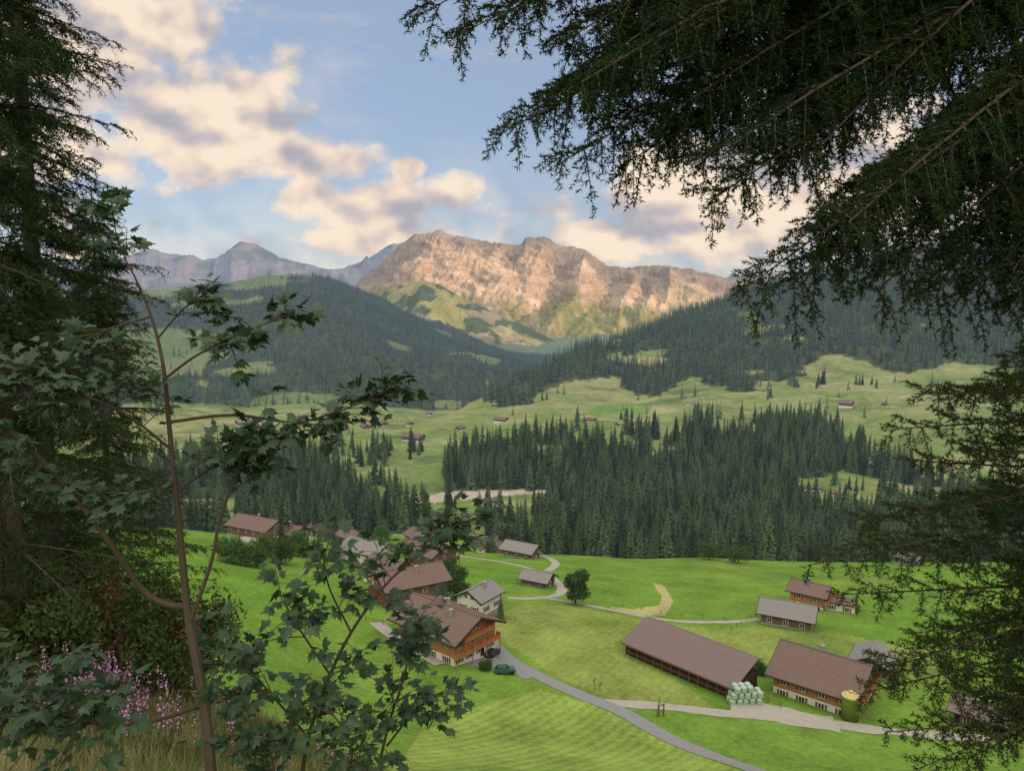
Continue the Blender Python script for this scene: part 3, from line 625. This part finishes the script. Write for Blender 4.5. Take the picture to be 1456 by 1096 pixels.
b=MB(); b.cyl(0,0,3.9,4.15,1.42,1.42,28); b.cyl(0,0,4.15,4.6,1.4,.6,28); b.cyl(0,0,4.6,4.9,.3,.3,16); b.obj('lid',[m_silot],e)
b=MB()
for k in(.6,1.5,2.4,3.3): b.cyl(0,0,k,k+.05,1.37,1.37,28)
for i in range(10): b.box(0,-1.5,.2+i*.36,.45,.04,.04)
for k in(-.22,.22): b.box(k,-1.5,1.9,.05,.05,3.8)
b.obj('hoops_and_ladder',[m_silo],e)
A1=place(1040,1000); B1=place(1085,1000); e=empty('silage_bale_stack',tuple((A1+B1)/2),math.atan2(B1[1]-A1[1],B1[0]-A1[0])); b=MB()
for row,n in((0,5),(1,5),(2,3)):
    for d in range(2):
        for i in range(n):
            x=-2.6+i*1.14+(.3*(row%2))+random.uniform(-.06,.06)+(.8 if row==2 else 0); z0=row*1.05-.1
            y=d*1.2+random.uniform(-.1,.1)
            b.cyl(x,y,z0,z0+.16,.42,.54,18); b.cyl(x,y,z0+.16,z0+.89,.545,.545,18); b.cyl(x,y,z0+.89,z0+1.05,.54,.42,18)
b.obj('bales',[m_bale],e)
def car(px,py,yaw,paint,pos=None):
    p=place(px,py); e=empty('parked_car',(p[0],p[1],p[2]+.06),math.radians(yaw)); b=MB()
    pr=[(-1.8,.35),(-1.85,.75),(-1.55,.88),(-1.25,1.35),(.2,1.38),(.75,.92),(1.65,.78),(1.82,.55),(1.8,.32)]; n=len(pr)
    def ww(z): return .8 if z<.95 else .66
    vs=[(x,-ww(z),z) for x,z in pr]+[(x,ww(z),z) for x,z in pr]
    b.poly(vs,[tuple(range(n)),tuple(range(2*n-1,n-1,-1))]+[(i,(i+1)%n,n+(i+1)%n,n+i) for i in range(n)]); b.obj('body',[paint],e)
    b=MB()
    for s in(-1,1): b.poly([(-1.35,s*.775,.95),(.6,s*.775,.95),(.15,s*.69,1.3),(-1.15,s*.69,1.3)],[(0,1,2,3)])
    b.poly([(.72,-.6,.97),(.72,.6,.97),(.27,.56,1.35),(.27,-.56,1.35)],[(0,1,2,3)]); b.poly([(-1.53,-.6,.95),(-1.53,.6,.95),(-1.3,.56,1.3),(-1.3,-.56,1.3)],[(0,1,2,3)])
    b.obj('windows',[m_glass],e)
    b=MB()
    for x in(-1.15,1.15):
        for s in(-1,1): b.cyl(x,.31,s*.7-.1,s*.7+.1,.31,.31,16,0,'y')
    b.obj('wheels',[m_tyre],e)
car(700,932,60,m_car); car(718,957,10,m_carg)
def post_sign(px,py,h=2.2):
    p=place(px,py); e=empty('road_signpost',tuple(p),.3); b=MB(); b.cyl(0,0,-.3,h,.05,.045,8); b.obj('pole',[m_woodd],e); b=MB(); b.box(.15,0,h-.25,.5,.05,.2); b.box(-.05,.03,h-.6,.45,.05,.2); b.obj('boards',[m_woodd],e)
post_sign(845,980); post_sign(853,984,1.8)
def gate(px,py):
    p=place(px,py); e=empty('timber_gate_frame',tuple(p),.5); b=MB()
    for k in(-.5,.5): b.box(k,0,.7,.16,.16,2.6)
    b.box(0,0,1.9,1.3,.14,.14); b.box(0,0,.9,1.0,.08,.1); b.obj('frame',[m_woodd],e)
gate(940,1018)
def fence(pp,h=1.0,sp=2.0,rail=True,m=m_woodd):
    P=np.array([place(a,b) for a,b in pp]); b=MB(); last=None
    for i in range(len(P)-1):
        n=max(1,int(np.linalg.norm(P[i+1]-P[i])/sp))
        for k in range(n+(i==len(P)-2)):
            q=P[i]+(P[i+1]-P[i])*k/n; z=float(tz(q[0],q[1])); b.box(q[0],q[1],z+h/2-.1,.12,.12,h+.2)
            if last is not None and rail:
                for f in(.45,.85):
                    a=last; c=(q[0],q[1],z); hh=.05
                    b.poly([(a[0],a[1],a[2]+h*f-hh),(c[0],c[1],c[2]+h*f-hh),(c[0],c[1],c[2]+h*f+hh),(a[0],a[1],a[2]+h*f+hh)],[(0,1,2,3)])
            last=(q[0],q[1],z)
    b.obj('timber_fence',[m],None)
fence([(520,882),(545,888)]); fence([(690,880),(733,882)]); fence([(934,1018),(938,1000)],1.2)
fence([(1075,992),(1110,1006)]); fence([(1040,895),(1080,872)],.9,3,False); fence([(860,855),(940,873),(1030,882)],.9,4,False)
# ---------------------------------------------------------------- spruce boughs (vectorised)
G=np.array([0,0,-1.])
def nrm(a): return a/(np.linalg.norm(a,axis=-1,keepdims=True)+1e-9)
def spawn(P,D,Ln,K,n,t0,t1,ang,length,droop,g,jit=.12,up=np.array([0,0,1.]),env=None):
    N_=len(P); t=np.linspace(t0,t1,n)[None,:]+g.uniform(-.5,.5,(N_,n))*(t1-t0)/n; t=np.clip(t,0,1)
    pos=P[:,None]+D[:,None]*(Ln[:,None]*t)[...,None]+G*(K*Ln)[:,None,None]*(t**2)[...,None]
    tan=nrm(D[:,None]+2*(K[:,None]*t)[...,None]*G)
    side=nrm(np.cross(tan,up)); sg=np.where(np.arange(n)%2==0,1.,-1.)[None,:,None]
    an=ang*g.uniform(.8,1.2,(N_,n))[...,None]
    d=nrm(tan*np.cos(an)+side*sg*np.sin(an)+g.normal(0,jit,(N_,n,3)))
    e=(1-.75*t**1.5) if env is None else env(t)
    L2=(length(Ln)[:,None] if callable(length) else length)*e*g.uniform(.6,1.2,(N_,n))
    return pos.reshape(-1,3),d.reshape(-1,3),L2.ravel(),np.full(N_*n,droop)*g.uniform(.5,1.5,N_*n)
def wood(P,D,Ln,K,r0,r1,seg,ac,m):
    t=np.linspace(0,1,seg+1); Nn=len(P)
    C=P[:,None]+D[:,None]*(Ln[:,None]*t[None])[...,None]+G*(K*Ln)[:,None,None]*(t**2)[None,:,None]
    T=nrm(np.gradient(C,axis=1)); a=nrm(np.cross(T,np.array([.1,.2,1.]))); b=np.cross(T,a)
    rr=(r0[:,None]*(1-t)+r1*t)[...,None]
    V=np.stack([C+rr*(math.cos(q)*a+math.sin(q)*b) for q in(0,2.09,4.19)],2)
    i=np.arange(Nn)[:,None,None]*(seg+1)*3+np.arange(seg)[None,:,None]*3; j=np.arange(3)[None,None,:]; j2=(j+1)%3
    Fc=np.stack([i+j,i+j2,i+3+j2,i+3+j],-1).reshape(-1,4); ac.add(V.reshape(-1,3),Fc,m)
def needles(P,D,Ln,K,dens,nl,nw,g,ac,m,spread=.8):
    cnt=np.maximum(1,(Ln*dens).astype(int)); idx=np.repeat(np.arange(len(P)),cnt); n=len(idx)
    t=g.uniform(0,1.02,n); p=P[idx]+D[idx]*(Ln[idx]*t)[:,None]+G*(K[idx]*Ln[idx]*t*t)[:,None]
    tan=nrm(D[idx]+2*(K[idx]*t)[:,None]*G); q=nrm(np.cross(tan,g.normal(size=(n,3))))
    q=nrm(q*[1,1,.75]+[0,0,.12])
    d=nrm(tan*.75+q*spread); w=nrm(np.cross(d,g.normal(size=(n,3))))*(nw/2)
    l=(nl*g.uniform(.7,1.2,n))[:,None]
    V=np.stack([p-w,p+w,p+d*l],1).reshape(-1,3); ac.add(V,np.arange(3*n).reshape(-1,3),m)
def bough_set(S,E,sag,ac,g,sec_n,sec_l,ter_n,ter_f,dens,nl,nw,r0=.018,env=None,up=np.array([0,0,1.]),t0=.1,secd=.35,spread=.8,jit=.25,ang=.85):
    S=np.array(S);E=np.array(E);sag=np.asarray(sag,float); DL=E-S-G*(sag*np.linalg.norm(E-S,axis=1))[:,None]
    Ln=np.linalg.norm(DL,axis=1); D=DL/Ln[:,None]; K=sag*np.linalg.norm(E-S,axis=1)/Ln
    wood(S,D,Ln,K,np.full(len(S),r0),.003,8,ac,1)
    p2,d2,l2,k2=spawn(S,D,Ln,K,sec_n,t0,1,ang,sec_l,secd,g,jit,up,env)
    wood(p2,d2,l2,k2,np.full(len(p2),r0*.25),.001,3,ac,1)
    p3,d3,l3,k3=spawn(p2,d2,l2,k2,ter_n,.12,1,.8,lambda q:q*ter_f,.2,g,.2,up)
    needles(S,D,Ln,K,dens*.5,nl,nw,g,ac,0,spread); needles(p2,d2,l2,k2,dens,nl,nw,g,ac,0,spread); needles(p3,d3,l3,k3,dens,nl,nw,g,ac,0,spread)
    return len(p3)
def spruce_full(seed,H,Rm,z0=.8,zc=None,nb=6):
    g=np.random.default_rng(seed); ac=Acc(); V,Fc=tube([(0,0,-1),(0,0,H*.3),(.05,0,H*.7),(0,0,H)],np.array([.17,.13,.08,.02])*H/20,10); ac.add(V,Fc,1)
    S=[];E=[];sg=[]
    z=z0
    while z<min(H-.4,zc or 99):
        R=Rm*(1-z/H)**.7+.25; n=nb if R>.8 else 4
        for j in range(n):
            a=g.uniform(0,6.283); r=R*g.uniform(.45,1.2); S.append((0,0,z+g.uniform(-.2,.2))); E.append((r*math.cos(a),r*math.sin(a),z-.2*r+g.uniform(-.25,.2))); sg.append(.06)
        z+=.34
    bough_set(S,E,sg,ac,g,18,.52,7,.38,52,.075,.018,.02,lambda t:(1-.6*t),secd=.5)
    return ac
for i,(px_,y_,H,Rm,rz,zc,nb) in enumerate([(62,13.5,21,2.35,0,15,7),(6,10.5,17,1.7,2.,12.5,5),(150,19,13.5,2.6,4.,None,7)]):
    x_=pt(px_,600,y_)[0]; z_=float(tz(x_,y_)); o=spruce_full(100+i,H,Rm,.8,zc,nb).obj('spruce_tree',[m_needle,m_bark]); o.location=(x_,y_,z_-.3); o.rotation_euler=(0,0,rz)
def near_spruce(name,tr,starts,ends,seed,secl,nmat,dens=300,n2=46,t0=.25,sagr=(.04,.12),H=14,zb=-6,r=.13,secd=.5,nl=.021,rep=1,ter=11,up=(0,0,1.),spread=.8,ang=.85,ter_f=.42,nw=.0042,xr=170):
    g=np.random.default_rng(seed); ac=Acc(); V,Fc=tube([(tr[0],tr[1],zb),(tr[0],tr[1],0),(tr[0]+.05,tr[1],H)],np.array([r*1.3,r,.03]),12); ac.add(V,Fc,1)
    S=[];E=[];sg=[]
    for (sz,(ex,ey,dy)) in zip(starts,ends):
        S.append((tr[0],tr[1],sz)); E.append(pt(ex,ey,dy)); sg.append(g.uniform(*sagr))
        for k in range(rep):
            S.append((tr[0],tr[1],sz+g.uniform(.0,.4))); E.append(pt(ex+g.uniform(25,xr),ey+g.uniform(-95,0),dy+g.uniform(-.35,.5))); sg.append(g.uniform(*sagr))
    bough_set(S,E,sg,ac,g,n2,secl,ter,ter_f,dens,nl,nw,.015,lambda t:np.clip(1.2-.6*t,.3,1)*np.clip(t*4,.3,1),t0=t0,secd=secd,up=nrm(np.array(up)),spread=spread,ang=ang)
    return ac.obj(name,[nmat,m_bark])
top=[(603,18,3.3),(650,50,3.2),(720,20,3.4),(800,60,3.3),(712,190,3.1),(745,160,3.3),(800,230,3.0),(890,232,3.1),(950,195,3.3),(850,120,3.4),(1012,285,2.9),(1060,410,2.8),(1125,405,3.0),(1180,320,3.1),(1245,415,2.9),(1330,420,3.0),(1090,160,3.4),(1000,100,3.5),(1200,80,3.3),(1300,30,3.3),(1400,330,3.2),(1440,440,3.0),(1120,40,3.6),(1330,120,3.5),(900,20,3.6),(1000,10,3.2),(1050,250,3.2),(780,130,3.2),(870,190,3.2)]
g=np.random.default_rng(3)
st=[ (zof(ey,dy)+ (1.2 if ex<900 else 1.25 if ex<1150 else 1.1)+g.uniform(-.15,.25)) for ex,ey,dy in top]
near_spruce('spruce_tree',(3.3,3.3),st,top,5,.25,m_needle2,470,66,.25,(.12,.24),secd=.45,nl=.021,rep=2,ter=9,up=(.1,-.8,.6),spread=.95,ang=.95,ter_f=.45,nw=.0052,xr=200)
low=[(1348,565,4.0),(1272,610,4.1),(1300,655,4.3),(1238,735,4.0),(1150,803,3.8),(1195,845,4.1),(1300,900,4.3),(1330,780,4.0),(1250,945,4.0),(1225,985,3.9),(1262,1040,4.0),(1310,1090,3.9),(1400,1000,4.2),(1380,640,4.2),(1400,850,4.1),(1370,720,3.9),(1420,930,4.),(1400,560,4.4),(1360,960,4.3)]
st=[zof(ey,dy)+g.uniform(-.1,.45) for ex,ey,dy in low]
near_spruce('spruce_tree',(4.0,4.3),st,low,8,.24,m_needle3,330,38,.12,(-.06,.05),6,-6,.1,.12,.024,rep=1,ter=8,up=(0,-.45,.9),spread=.95,nw=.0055)
# ---------------------------------------------------------------- maple sapling
ol=[(0,0),(.10,.06),(.42,.03),(.34,.18),(.62,.30),(.40,.36),(.47,.62),(.22,.52),(.14,.78),(.07,.80),(0,1.12)]
ol=np.array(ol+[(-a,b) for a,b in ol[-2:0:-1]]); nl_=len(ol)
LV=np.concatenate([[[0,.35,0]],np.stack([ol[:,0],ol[:,1],-.25*np.abs(ol[:,0])-.12*ol[:,1]**2],1)]); LF=np.array([(0,1+i,1+(i+1)%nl_) for i in range(nl_)])
def leaves(C,dirs,size,g,ac,m,flat=.5):
    n=len(C); f=nrm(dirs*[1,1,.6]+[0,0,-.25]+g.normal(0,.3,(n,3))); up=nrm(np.array([0,-.25,1.])+g.normal(0,flat,(n,3))); r=nrm(np.cross(f,up)); u=np.cross(r,f)
    s=(size*g.uniform(.5,1.25,n))[:,None,None]
    V=C[:,None]+s*(LV[None,:,0:1]*r[:,None]+LV[None,:,1:2]*f[:,None]+LV[None,:,2:3]*u[:,None])
    Fc=(np.arange(n)[:,None,None]*len(LV)+LF[None]).reshape(-1,3); ac.add(V.reshape(-1,3),Fc,m)
def smoothpath(P,n=6):
    P=np.array(P,float); Q=np.concatenate([[2*P[0]-P[1]],P,[2*P[-1]-P[-2]]]); o=[]
    for i in range(1,len(Q)-2):
        for k in range(n):
            t=k/n; a,b,c,d=Q[i-1],Q[i],Q[i+1],Q[i+2]; o.append(.5*(2*b+(c-a)*t+(2*a-5*b+4*c-d)*t*t+(3*b-a-3*c+d)*t**3))
    o.append(P[-1]); return np.array(o)
def sapling(name,branches,seed,lsize=.06):
    g=np.random.default_rng(seed); ac=Acc()
    for (pts,r0,r1,leafy,tw,twl) in branches:
        C=smoothpath([pt(*q) for q in pts]); V,Fc=tube(C,np.linspace(r0,r1,len(C)),8); ac.add(V,Fc,1)
        if not leafy: continue
        tw=int(tw*1.25)
        t=g.uniform(leafy[0],leafy[1],tw); t[:2]=1; ii=t*(len(C)-1); i0=np.clip(ii.astype(int),0,len(C)-2); p=C[i0]+(C[i0+1]-C[i0])*(ii-i0)[:,None]; T=nrm(C[i0+1]-C[i0])
        d=nrm(T*.7+g.normal(0,.75,(tw,3))*[1,.9,.55]+[0,0,.1]); Lt=twl*g.uniform(.4,1.2,tw)
        wood(p,d,Lt,np.full(tw,.15),np.full(tw,.003),.0012,4,ac,1)
        k=9; tt_=np.linspace(.25,1,k)[None].repeat(tw,0); Pp=p[:,None]+d[:,None]*(Lt[:,None]*tt_)[...,None]+G*(.15*Lt)[:,None,None]*(tt_**2)[...,None]
        Pp=Pp.reshape(-1,3); dd=nrm(np.repeat(d,k,0)*.6+g.normal(0,.7,(len(Pp),3))*[1,1,.5]); pl=g.uniform(.015,.06,len(Pp))
        wood(Pp,dd,pl,np.zeros(len(Pp)),np.full(len(Pp),.001),.0008,1,ac,1)
        leaves(Pp+dd*pl[:,None],dd,lsize,g,ac,0)
    return ac.obj(name,[m_leaf,m_barkr])
sapling('maple_sapling',[
([(306,1300,2.5),(300,1100,2.6),(290,1000,2.7),(272,900,2.8),(266,860,2.85),(258,780,2.9),(250,700,2.95),(240,600,3.0),(232,520,3.0),(215,450,3.1),(190,390,3.1)],.024,.004,None,0,0),
([(266,862,2.85),(235,858,2.85),(200,835,2.85),(150,762,2.8),(100,700,2.8),(50,645,2.75),(0,605,2.7),(-80,560,2.6)],.013,.007,(.55,1),9,.3),
([(272,880,2.8),(300,800,2.85),(315,730,2.9),(345,665,2.95),(385,625,3.0)],.009,.004,(.6,1),15,.24),
([(290,1000,2.7),(240,1018,2.7),(180,1030,2.65),(90,1020,2.6),(0,985,2.5)],.009,.004,(.45,1),12,.25),
([(232,540,3.0),(280,505,3.0),(340,475,3.0),(408,448,3.0)],.006,.003,(.35,1),12,.16),
([(240,600,3.0),(330,590,3.05),(420,600,3.1),(480,585,3.15),(545,560,3.2)],.007,.003,(.45,1),17,.2),
([(250,700,2.95),(300,665,3.0),(350,640,3.0)],.006,.003,(.3,1),13,.22),
([(215,450,3.1),(150,470,3.0),(90,500,2.95),(30,520,2.9)],.005,.003,(.2,1),13,.22),
([(245,640,3.0),(180,590,2.9),(110,560,2.8),(40,550,2.8)],.006,.003,(.2,1),16,.24),
([(225,480,3.05),(260,440,3.05),(285,425,3.0)],.004,.002,(.1,1),7,.12),
([(200,410,3.1),(170,350,3.1),(160,300,3.1)],.004,.002,(.1,1),5,.13),
([(250,690,2.95),(190,700,2.9),(120,700,2.85)],.005,.003,(.2,1),9,.2),
],4)
sapling('maple_sapling',[
([(420,1300,2.7),(430,1100,2.8),(450,1010,2.85),(490,915,2.9),(545,835,2.95),(600,785,3.0),(650,745,3.05)],.010,.003,(.42,1),22,.18),
([(470,960,2.85),(430,900,2.8),(400,850,2.8)],.005,.003,(.2,1),9,.18),
([(500,900,2.9),(470,840,2.9),(460,800,2.9)],.005,.003,(.2,1),7,.15),
([(440,1050,2.8),(380,980,2.8),(335,930,2.8)],.005,.003,(.2,1),13,.22),
([(560,1300,2.9),(540,1120,2.95),(550,1040,3.0),(575,960,3.0),(590,890,3.05)],.008,.003,(.35,1),18,.18),
([(550,1060,3.0),(590,1010,3.0),(625,985,3.0)],.005,.003,(.2,1),6,.15),
([(380,1300,2.6),(390,1120,2.6),(380,1060,2.65),(350,1010,2.7)],.007,.003,(.3,1),14,.22),
([(470,1300,2.7),(490,1130,2.7),(500,1060,2.75),(470,1010,2.8)],.007,.003,(.3,1),15,.22),
],9,.055)
sapling('maple_sapling',[
([(-60,1300,2.4),(-20,1100,2.4),(20,1000,2.45),(60,960,2.5)],.01,.004,(.4,1),10,.2),
([(0,1050,2.4),(60,1020,2.45),(130,1015,2.5)],.006,.003,(.2,1),8,.16)],12,.06)
def shrub(name,px,y,w,h,n,ms,seed,size=.05):
    g=np.random.default_rng(seed); x=pt(px,850,y)[0]; z=float(tz(x,y)); ac=Acc(); C=[]
    for i in range(18):
        a=g.uniform(0,6.28); rr=w*.5*math.sqrt(g.uniform()); zz=h*g.uniform(.35,.95)*(1-.5*(rr/(w*.5))**2); c=np.array([rr*math.cos(a),rr*math.sin(a),zz]); V,Fc=tube([(c[0]*.15,c[1]*.15,-.3),c*[.6,.6,.6],c],np.array([.02,.012,.004]),5); ac.add(V,Fc,1)
        m=n//18; d=g.normal(size=(m,3)); d/=np.linalg.norm(d,axis=1)[:,None]; C.append(c+d*(g.uniform(.2,1.1,m)[:,None])*w*.2)
    V,Fc=leafcards(np.concatenate(C),size,g,.5); ac.add(V,Fc,0); o=ac.obj(name,[ms,m_bark]); o.location=(x,y,z)
shrub('rowan_shrub',70,11,2.4,1.8,9000,m_shrubr,1); shrub('hazel_shrub',150,12,2.2,1.7,8000,m_shrub,2); shrub('rowan_shrub',205,13,1.8,1.4,6000,m_shrubr,3); shrub('hazel_shrub',10,10,2.0,1.5,8000,m_shrub,4); shrub('hazel_shrub',20,14,3.2,3.4,11000,m_shrub,6,.06)
shrub('hazel_shrub',230,17,3,3.0,8000,m_shrub,5,.06)
g=np.random.default_rng(77); n=120000
yy=3.2+(24-3.2)*g.uniform(0,1,n)**1.5; pxx=g.uniform(-60,720,n); xx=(pxx-728)/F*yy*1.03; zz=tz(xx,yy)
h=g.uniform(.12,.45,n)*(1+.4*fbm(xx,yy,3,4)); a=g.uniform(0,6.28,n); ln_=g.uniform(.05,.6,n)*h; d=np.stack([np.cos(a),np.sin(a),a*0],1); w=np.stack([-np.sin(a),np.cos(a),a*0],1)*(.003+.0005*yy)[:,None]
B=np.stack([xx,yy,zz-.02],1); up=np.array([0,0,1.]); M_=B+d*(ln_*.35)[:,None]+up*(h*.6)[:,None]; T_=B+d*ln_[:,None]+up*h[:,None]
V=np.stack([B-w,B+w,M_+w*.7,M_-w*.7,T_],1).reshape(-1,3); i=np.arange(n)[:,None]*5
mesh_np('meadow_grass',V,[np.concatenate([i+4,i+3,i+2],1),np.concatenate([i,i+1,i+2,i+3],1)],[m_grass])
ac=Acc(); 
for k in range(120):
    y_=g.uniform(6.5,10.); px_=g.normal(140,60) if k<100 else g.uniform(-20,500); x_=(px_-728)/F*y_*1.03; z_=float(tz(x_,y_)); H_=g.uniform(.7,1.15); 
    V,Fc=tube([(x_,y_,z_),(x_+.02,y_,z_+H_*.5),(x_+g.normal(0,.04),y_,z_+H_)],np.array([.004,.003,.002]),4); ac.add(V,Fc,1)
    m=22; tq=g.uniform(.62,1,m); C=np.stack([x_+g.normal(0,.03,m)*(1.3-tq),y_+g.normal(0,.03,m)*(1.3-tq),z_+H_*tq],1); V,Fc=leafcards(C,.013,g,.8); ac.add(V,Fc,0)
    m=20; tq=g.uniform(.1,.62,m); C=np.stack([x_+g.normal(0,.04,m),y_+g.normal(0,.04,m),z_+H_*tq],1); V,Fc=leafcards(C,.04,g,.2); ac.add(V,Fc,2)
ac.obj('willowherb_flowers',[m_pink,m_shrub,m_shrub])
# ---------------------------------------------------------------- sun, world, camera
ts=Vector((sd[0]*math.cos(EL),sd[1]*math.cos(EL),math.sin(EL)))
su=bpy.data.lights.new('sun','SUN'); su.energy=5; su.angle=math.radians(.5); su.color=(1,.64,.38); so=link(bpy.data.objects.new('sun',su)); so.rotation_euler=ts.to_track_quat('Z','Y').to_euler()
wd=bpy.data.worlds.new('World'); scene.world=wd; wd.use_nodes=True; nt=wd.node_tree; nt.nodes.clear(); L=nt.links.new
wd.cycles.sampling_method='MANUAL'; wd.cycles.sample_map_resolution=512
out=N(nt,'ShaderNodeOutputWorld'); sky=N(nt,'ShaderNodeTexSky',sky_type='NISHITA'); sky.sun_disc=False; sky.sun_elevation=EL; sky.sun_rotation=math.radians(130); sky.altitude=1300; sky.air_density=1; sky.dust_density=1.2; sky.ozone_density=2
b1=N(nt,'ShaderNodeBackground'); b1.inputs[1].default_value=.15; L(sky.outputs[0],b1.inputs[0])
b2=N(nt,'ShaderNodeBackground'); b2.inputs[1].default_value=1
tc=N(nt,'ShaderNodeTexCoord'); sp=N(nt,'ShaderNodeSeparateXYZ'); L(tc.outputs['Generated'],sp.inputs[0])
def M(op,a,b=None,c=None):
    n=N(nt,'ShaderNodeMath',operation=op)
    for i,v in enumerate((a,b,c)):
        if v is None: continue
        if isinstance(v,(int,float)): n.inputs[i].default_value=v
        else: L(v,n.inputs[i])
    return n.outputs[0]
def MR(v,a,b,c=0,d=1,sm=False):
    n=N(nt,'ShaderNodeMapRange'); n.inputs['From Min'].default_value=a; n.inputs['From Max'].default_value=b; n.inputs['To Min'].default_value=c; n.inputs['To Max'].default_value=d
    if sm: n.interpolation_type='SMOOTHSTEP'
    L(v,n.inputs['Value']); return n.outputs[0]
yv=M('MAXIMUM',sp.outputs['Y'],.08); u=M('DIVIDE',sp.outputs['X'],yv); v=M('DIVIDE',sp.outputs['Z'],yv)
cb=N(nt,'ShaderNodeCombineXYZ'); L(u,cb.inputs[0]); L(v,cb.inputs[1]); uv=cb.outputs[0]
def noise(vec,scale,det=5,rough=.55,off=(0,0,0),st=(1,1.4,1)):
    mp=N(nt,'ShaderNodeMapping'); mp.inputs['Location'].default_value=off; mp.inputs['Scale'].default_value=st; L(vec,mp.inputs[0])
    n=N(nt,'ShaderNodeTexNoise',noise_dimensions='2D'); n.inputs['Scale'].default_value=scale; n.inputs['Detail'].default_value=det; n.inputs['Roughness'].default_value=rough; L(mp.outputs[0],n.inputs['Vector']); return n.outputs['Fac']
blobs=[(175,60,140,95),(260,150,125,85),(335,205,115,62),(450,222,85,40),(60,60,130,140),(20,250,180,80),(435,283,58,30),(560,302,110,42),(632,282,48,38),(480,345,130,20),(585,238,28,16),
(785,298,55,34),(850,335,120,32),(940,315,120,50),(1070,250,150,95),(1250,240,160,90),(1440,250,160,80),(1050,340,130,36)]
acc=None
for (bx,by,rx,ry) in blobs:
    uu=bearing(bx,by); vv=math.tan(math.atan((548-by)/F)-TH)
    m_=N(nt,'ShaderNodeVectorMath',operation='MULTIPLY_ADD'); m_.inputs[1].default_value=(F/rx,F/ry,0); m_.inputs[2].default_value=(-uu*F/rx,-vv*F/ry,0); L(uv,m_.inputs[0])
    d_=N(nt,'ShaderNodeVectorMath',operation='LENGTH'); L(m_.outputs[0],d_.inputs[0])
    acc=d_.outputs['Value'] if acc is None else M('MINIMUM',acc,d_.outputs['Value'])
acc=M('SUBTRACT',1.35,M('MINIMUM',acc,2.1))
nA=noise(uv,8,7,.56); nL=noise(uv,7,3.5,.5); nB=noise(uv,7,3.5,.5,(-.014,-.026,0))
den=M('ADD',acc,M('MULTIPLY',M('SUBTRACT',nA,.5),3.2))
mask=MR(den,0,.75,0,1,True)
wis=MR(noise(uv,3.2,5,.62,(3,1,0),(1,3.4,1)),.5,.85,0,.4)
hor=MR(v,.22,.0,0,.5)
front=MR(sp.outputs['Y'],.1,.3)
mk=M('MULTIPLY',M('MAXIMUM',M('MAXIMUM',mask,wis),hor),front)
lit=M('ADD',M('MULTIPLY',M('SUBTRACT',nL,nB),4.2),.66); lit=M('ADD',lit,M('MULTIPLY',M('SUBTRACT',nA,.5),.7)); lit=M('SUBTRACT',lit,M('MULTIPLY',M('SUBTRACT',den,.9),.10))
cr=N(nt,'ShaderNodeValToRGB'); L(lit,cr.inputs[0]); e0,e1=cr.color_ramp.elements; e0.position=.0; e0.color=(.44,.43,.48,1); e1.position=1; e1.color=(.96,.80,.64,1); em_=cr.color_ramp.elements.new(.4); em_.color=(.62,.55,.54,1); em2=cr.color_ramp.elements.new(.7); em2.color=(.82,.68,.57,1)
L(cr.outputs[0],b2.inputs[0])
b3=N(nt,'ShaderNodeBackground'); b3.inputs[0].default_value=(.42,.51,.67,1); b3.inputs[1].default_value=1
m0=N(nt,'ShaderNodeMixShader'); m0.inputs[0].default_value=.6; L(b1.outputs[0],m0.inputs[1]); L(b3.outputs[0],m0.inputs[2])
mxs=N(nt,'ShaderNodeMixShader'); L(mk,mxs.inputs[0]); L(m0.outputs[0],mxs.inputs[1]); L(b2.outputs[0],mxs.inputs[2])
# bright warm sky added overhead and behind the viewpoint to light the meadows
b4=N(nt,'ShaderNodeBackground'); b4.inputs[0].default_value=(1,.92,.80,1); b4.inputs[1].default_value=2.25
rear_fill=M('MAXIMUM',MR(sp.outputs['Y'],.05,-.25),MR(sp.outputs['Z'],.62,.85)); rear_fill=M('MULTIPLY',rear_fill,MR(sp.outputs['Z'],0,.1))
mz=N(nt,'ShaderNodeMixShader'); L(rear_fill,mz.inputs[0]); L(mxs.outputs[0],mz.inputs[1]); L(b4.outputs[0],mz.inputs[2]); L(mz.outputs[0],out.inputs[0])
cam=bpy.data.cameras.new('camera'); cam.sensor_width=36; cam.lens=36*F/1456; cam.clip_start=.1; cam.clip_end=40000
co=link(bpy.data.objects.new('camera',cam)); co.location=(0,0,0); co.rotation_euler=(math.pi/2-TH,0,0); scene.camera=co
scene.view_settings.view_transform='Standard'; scene.view_settings.look='None'; scene.view_settings.exposure=0; scene.view_settings.gamma=1
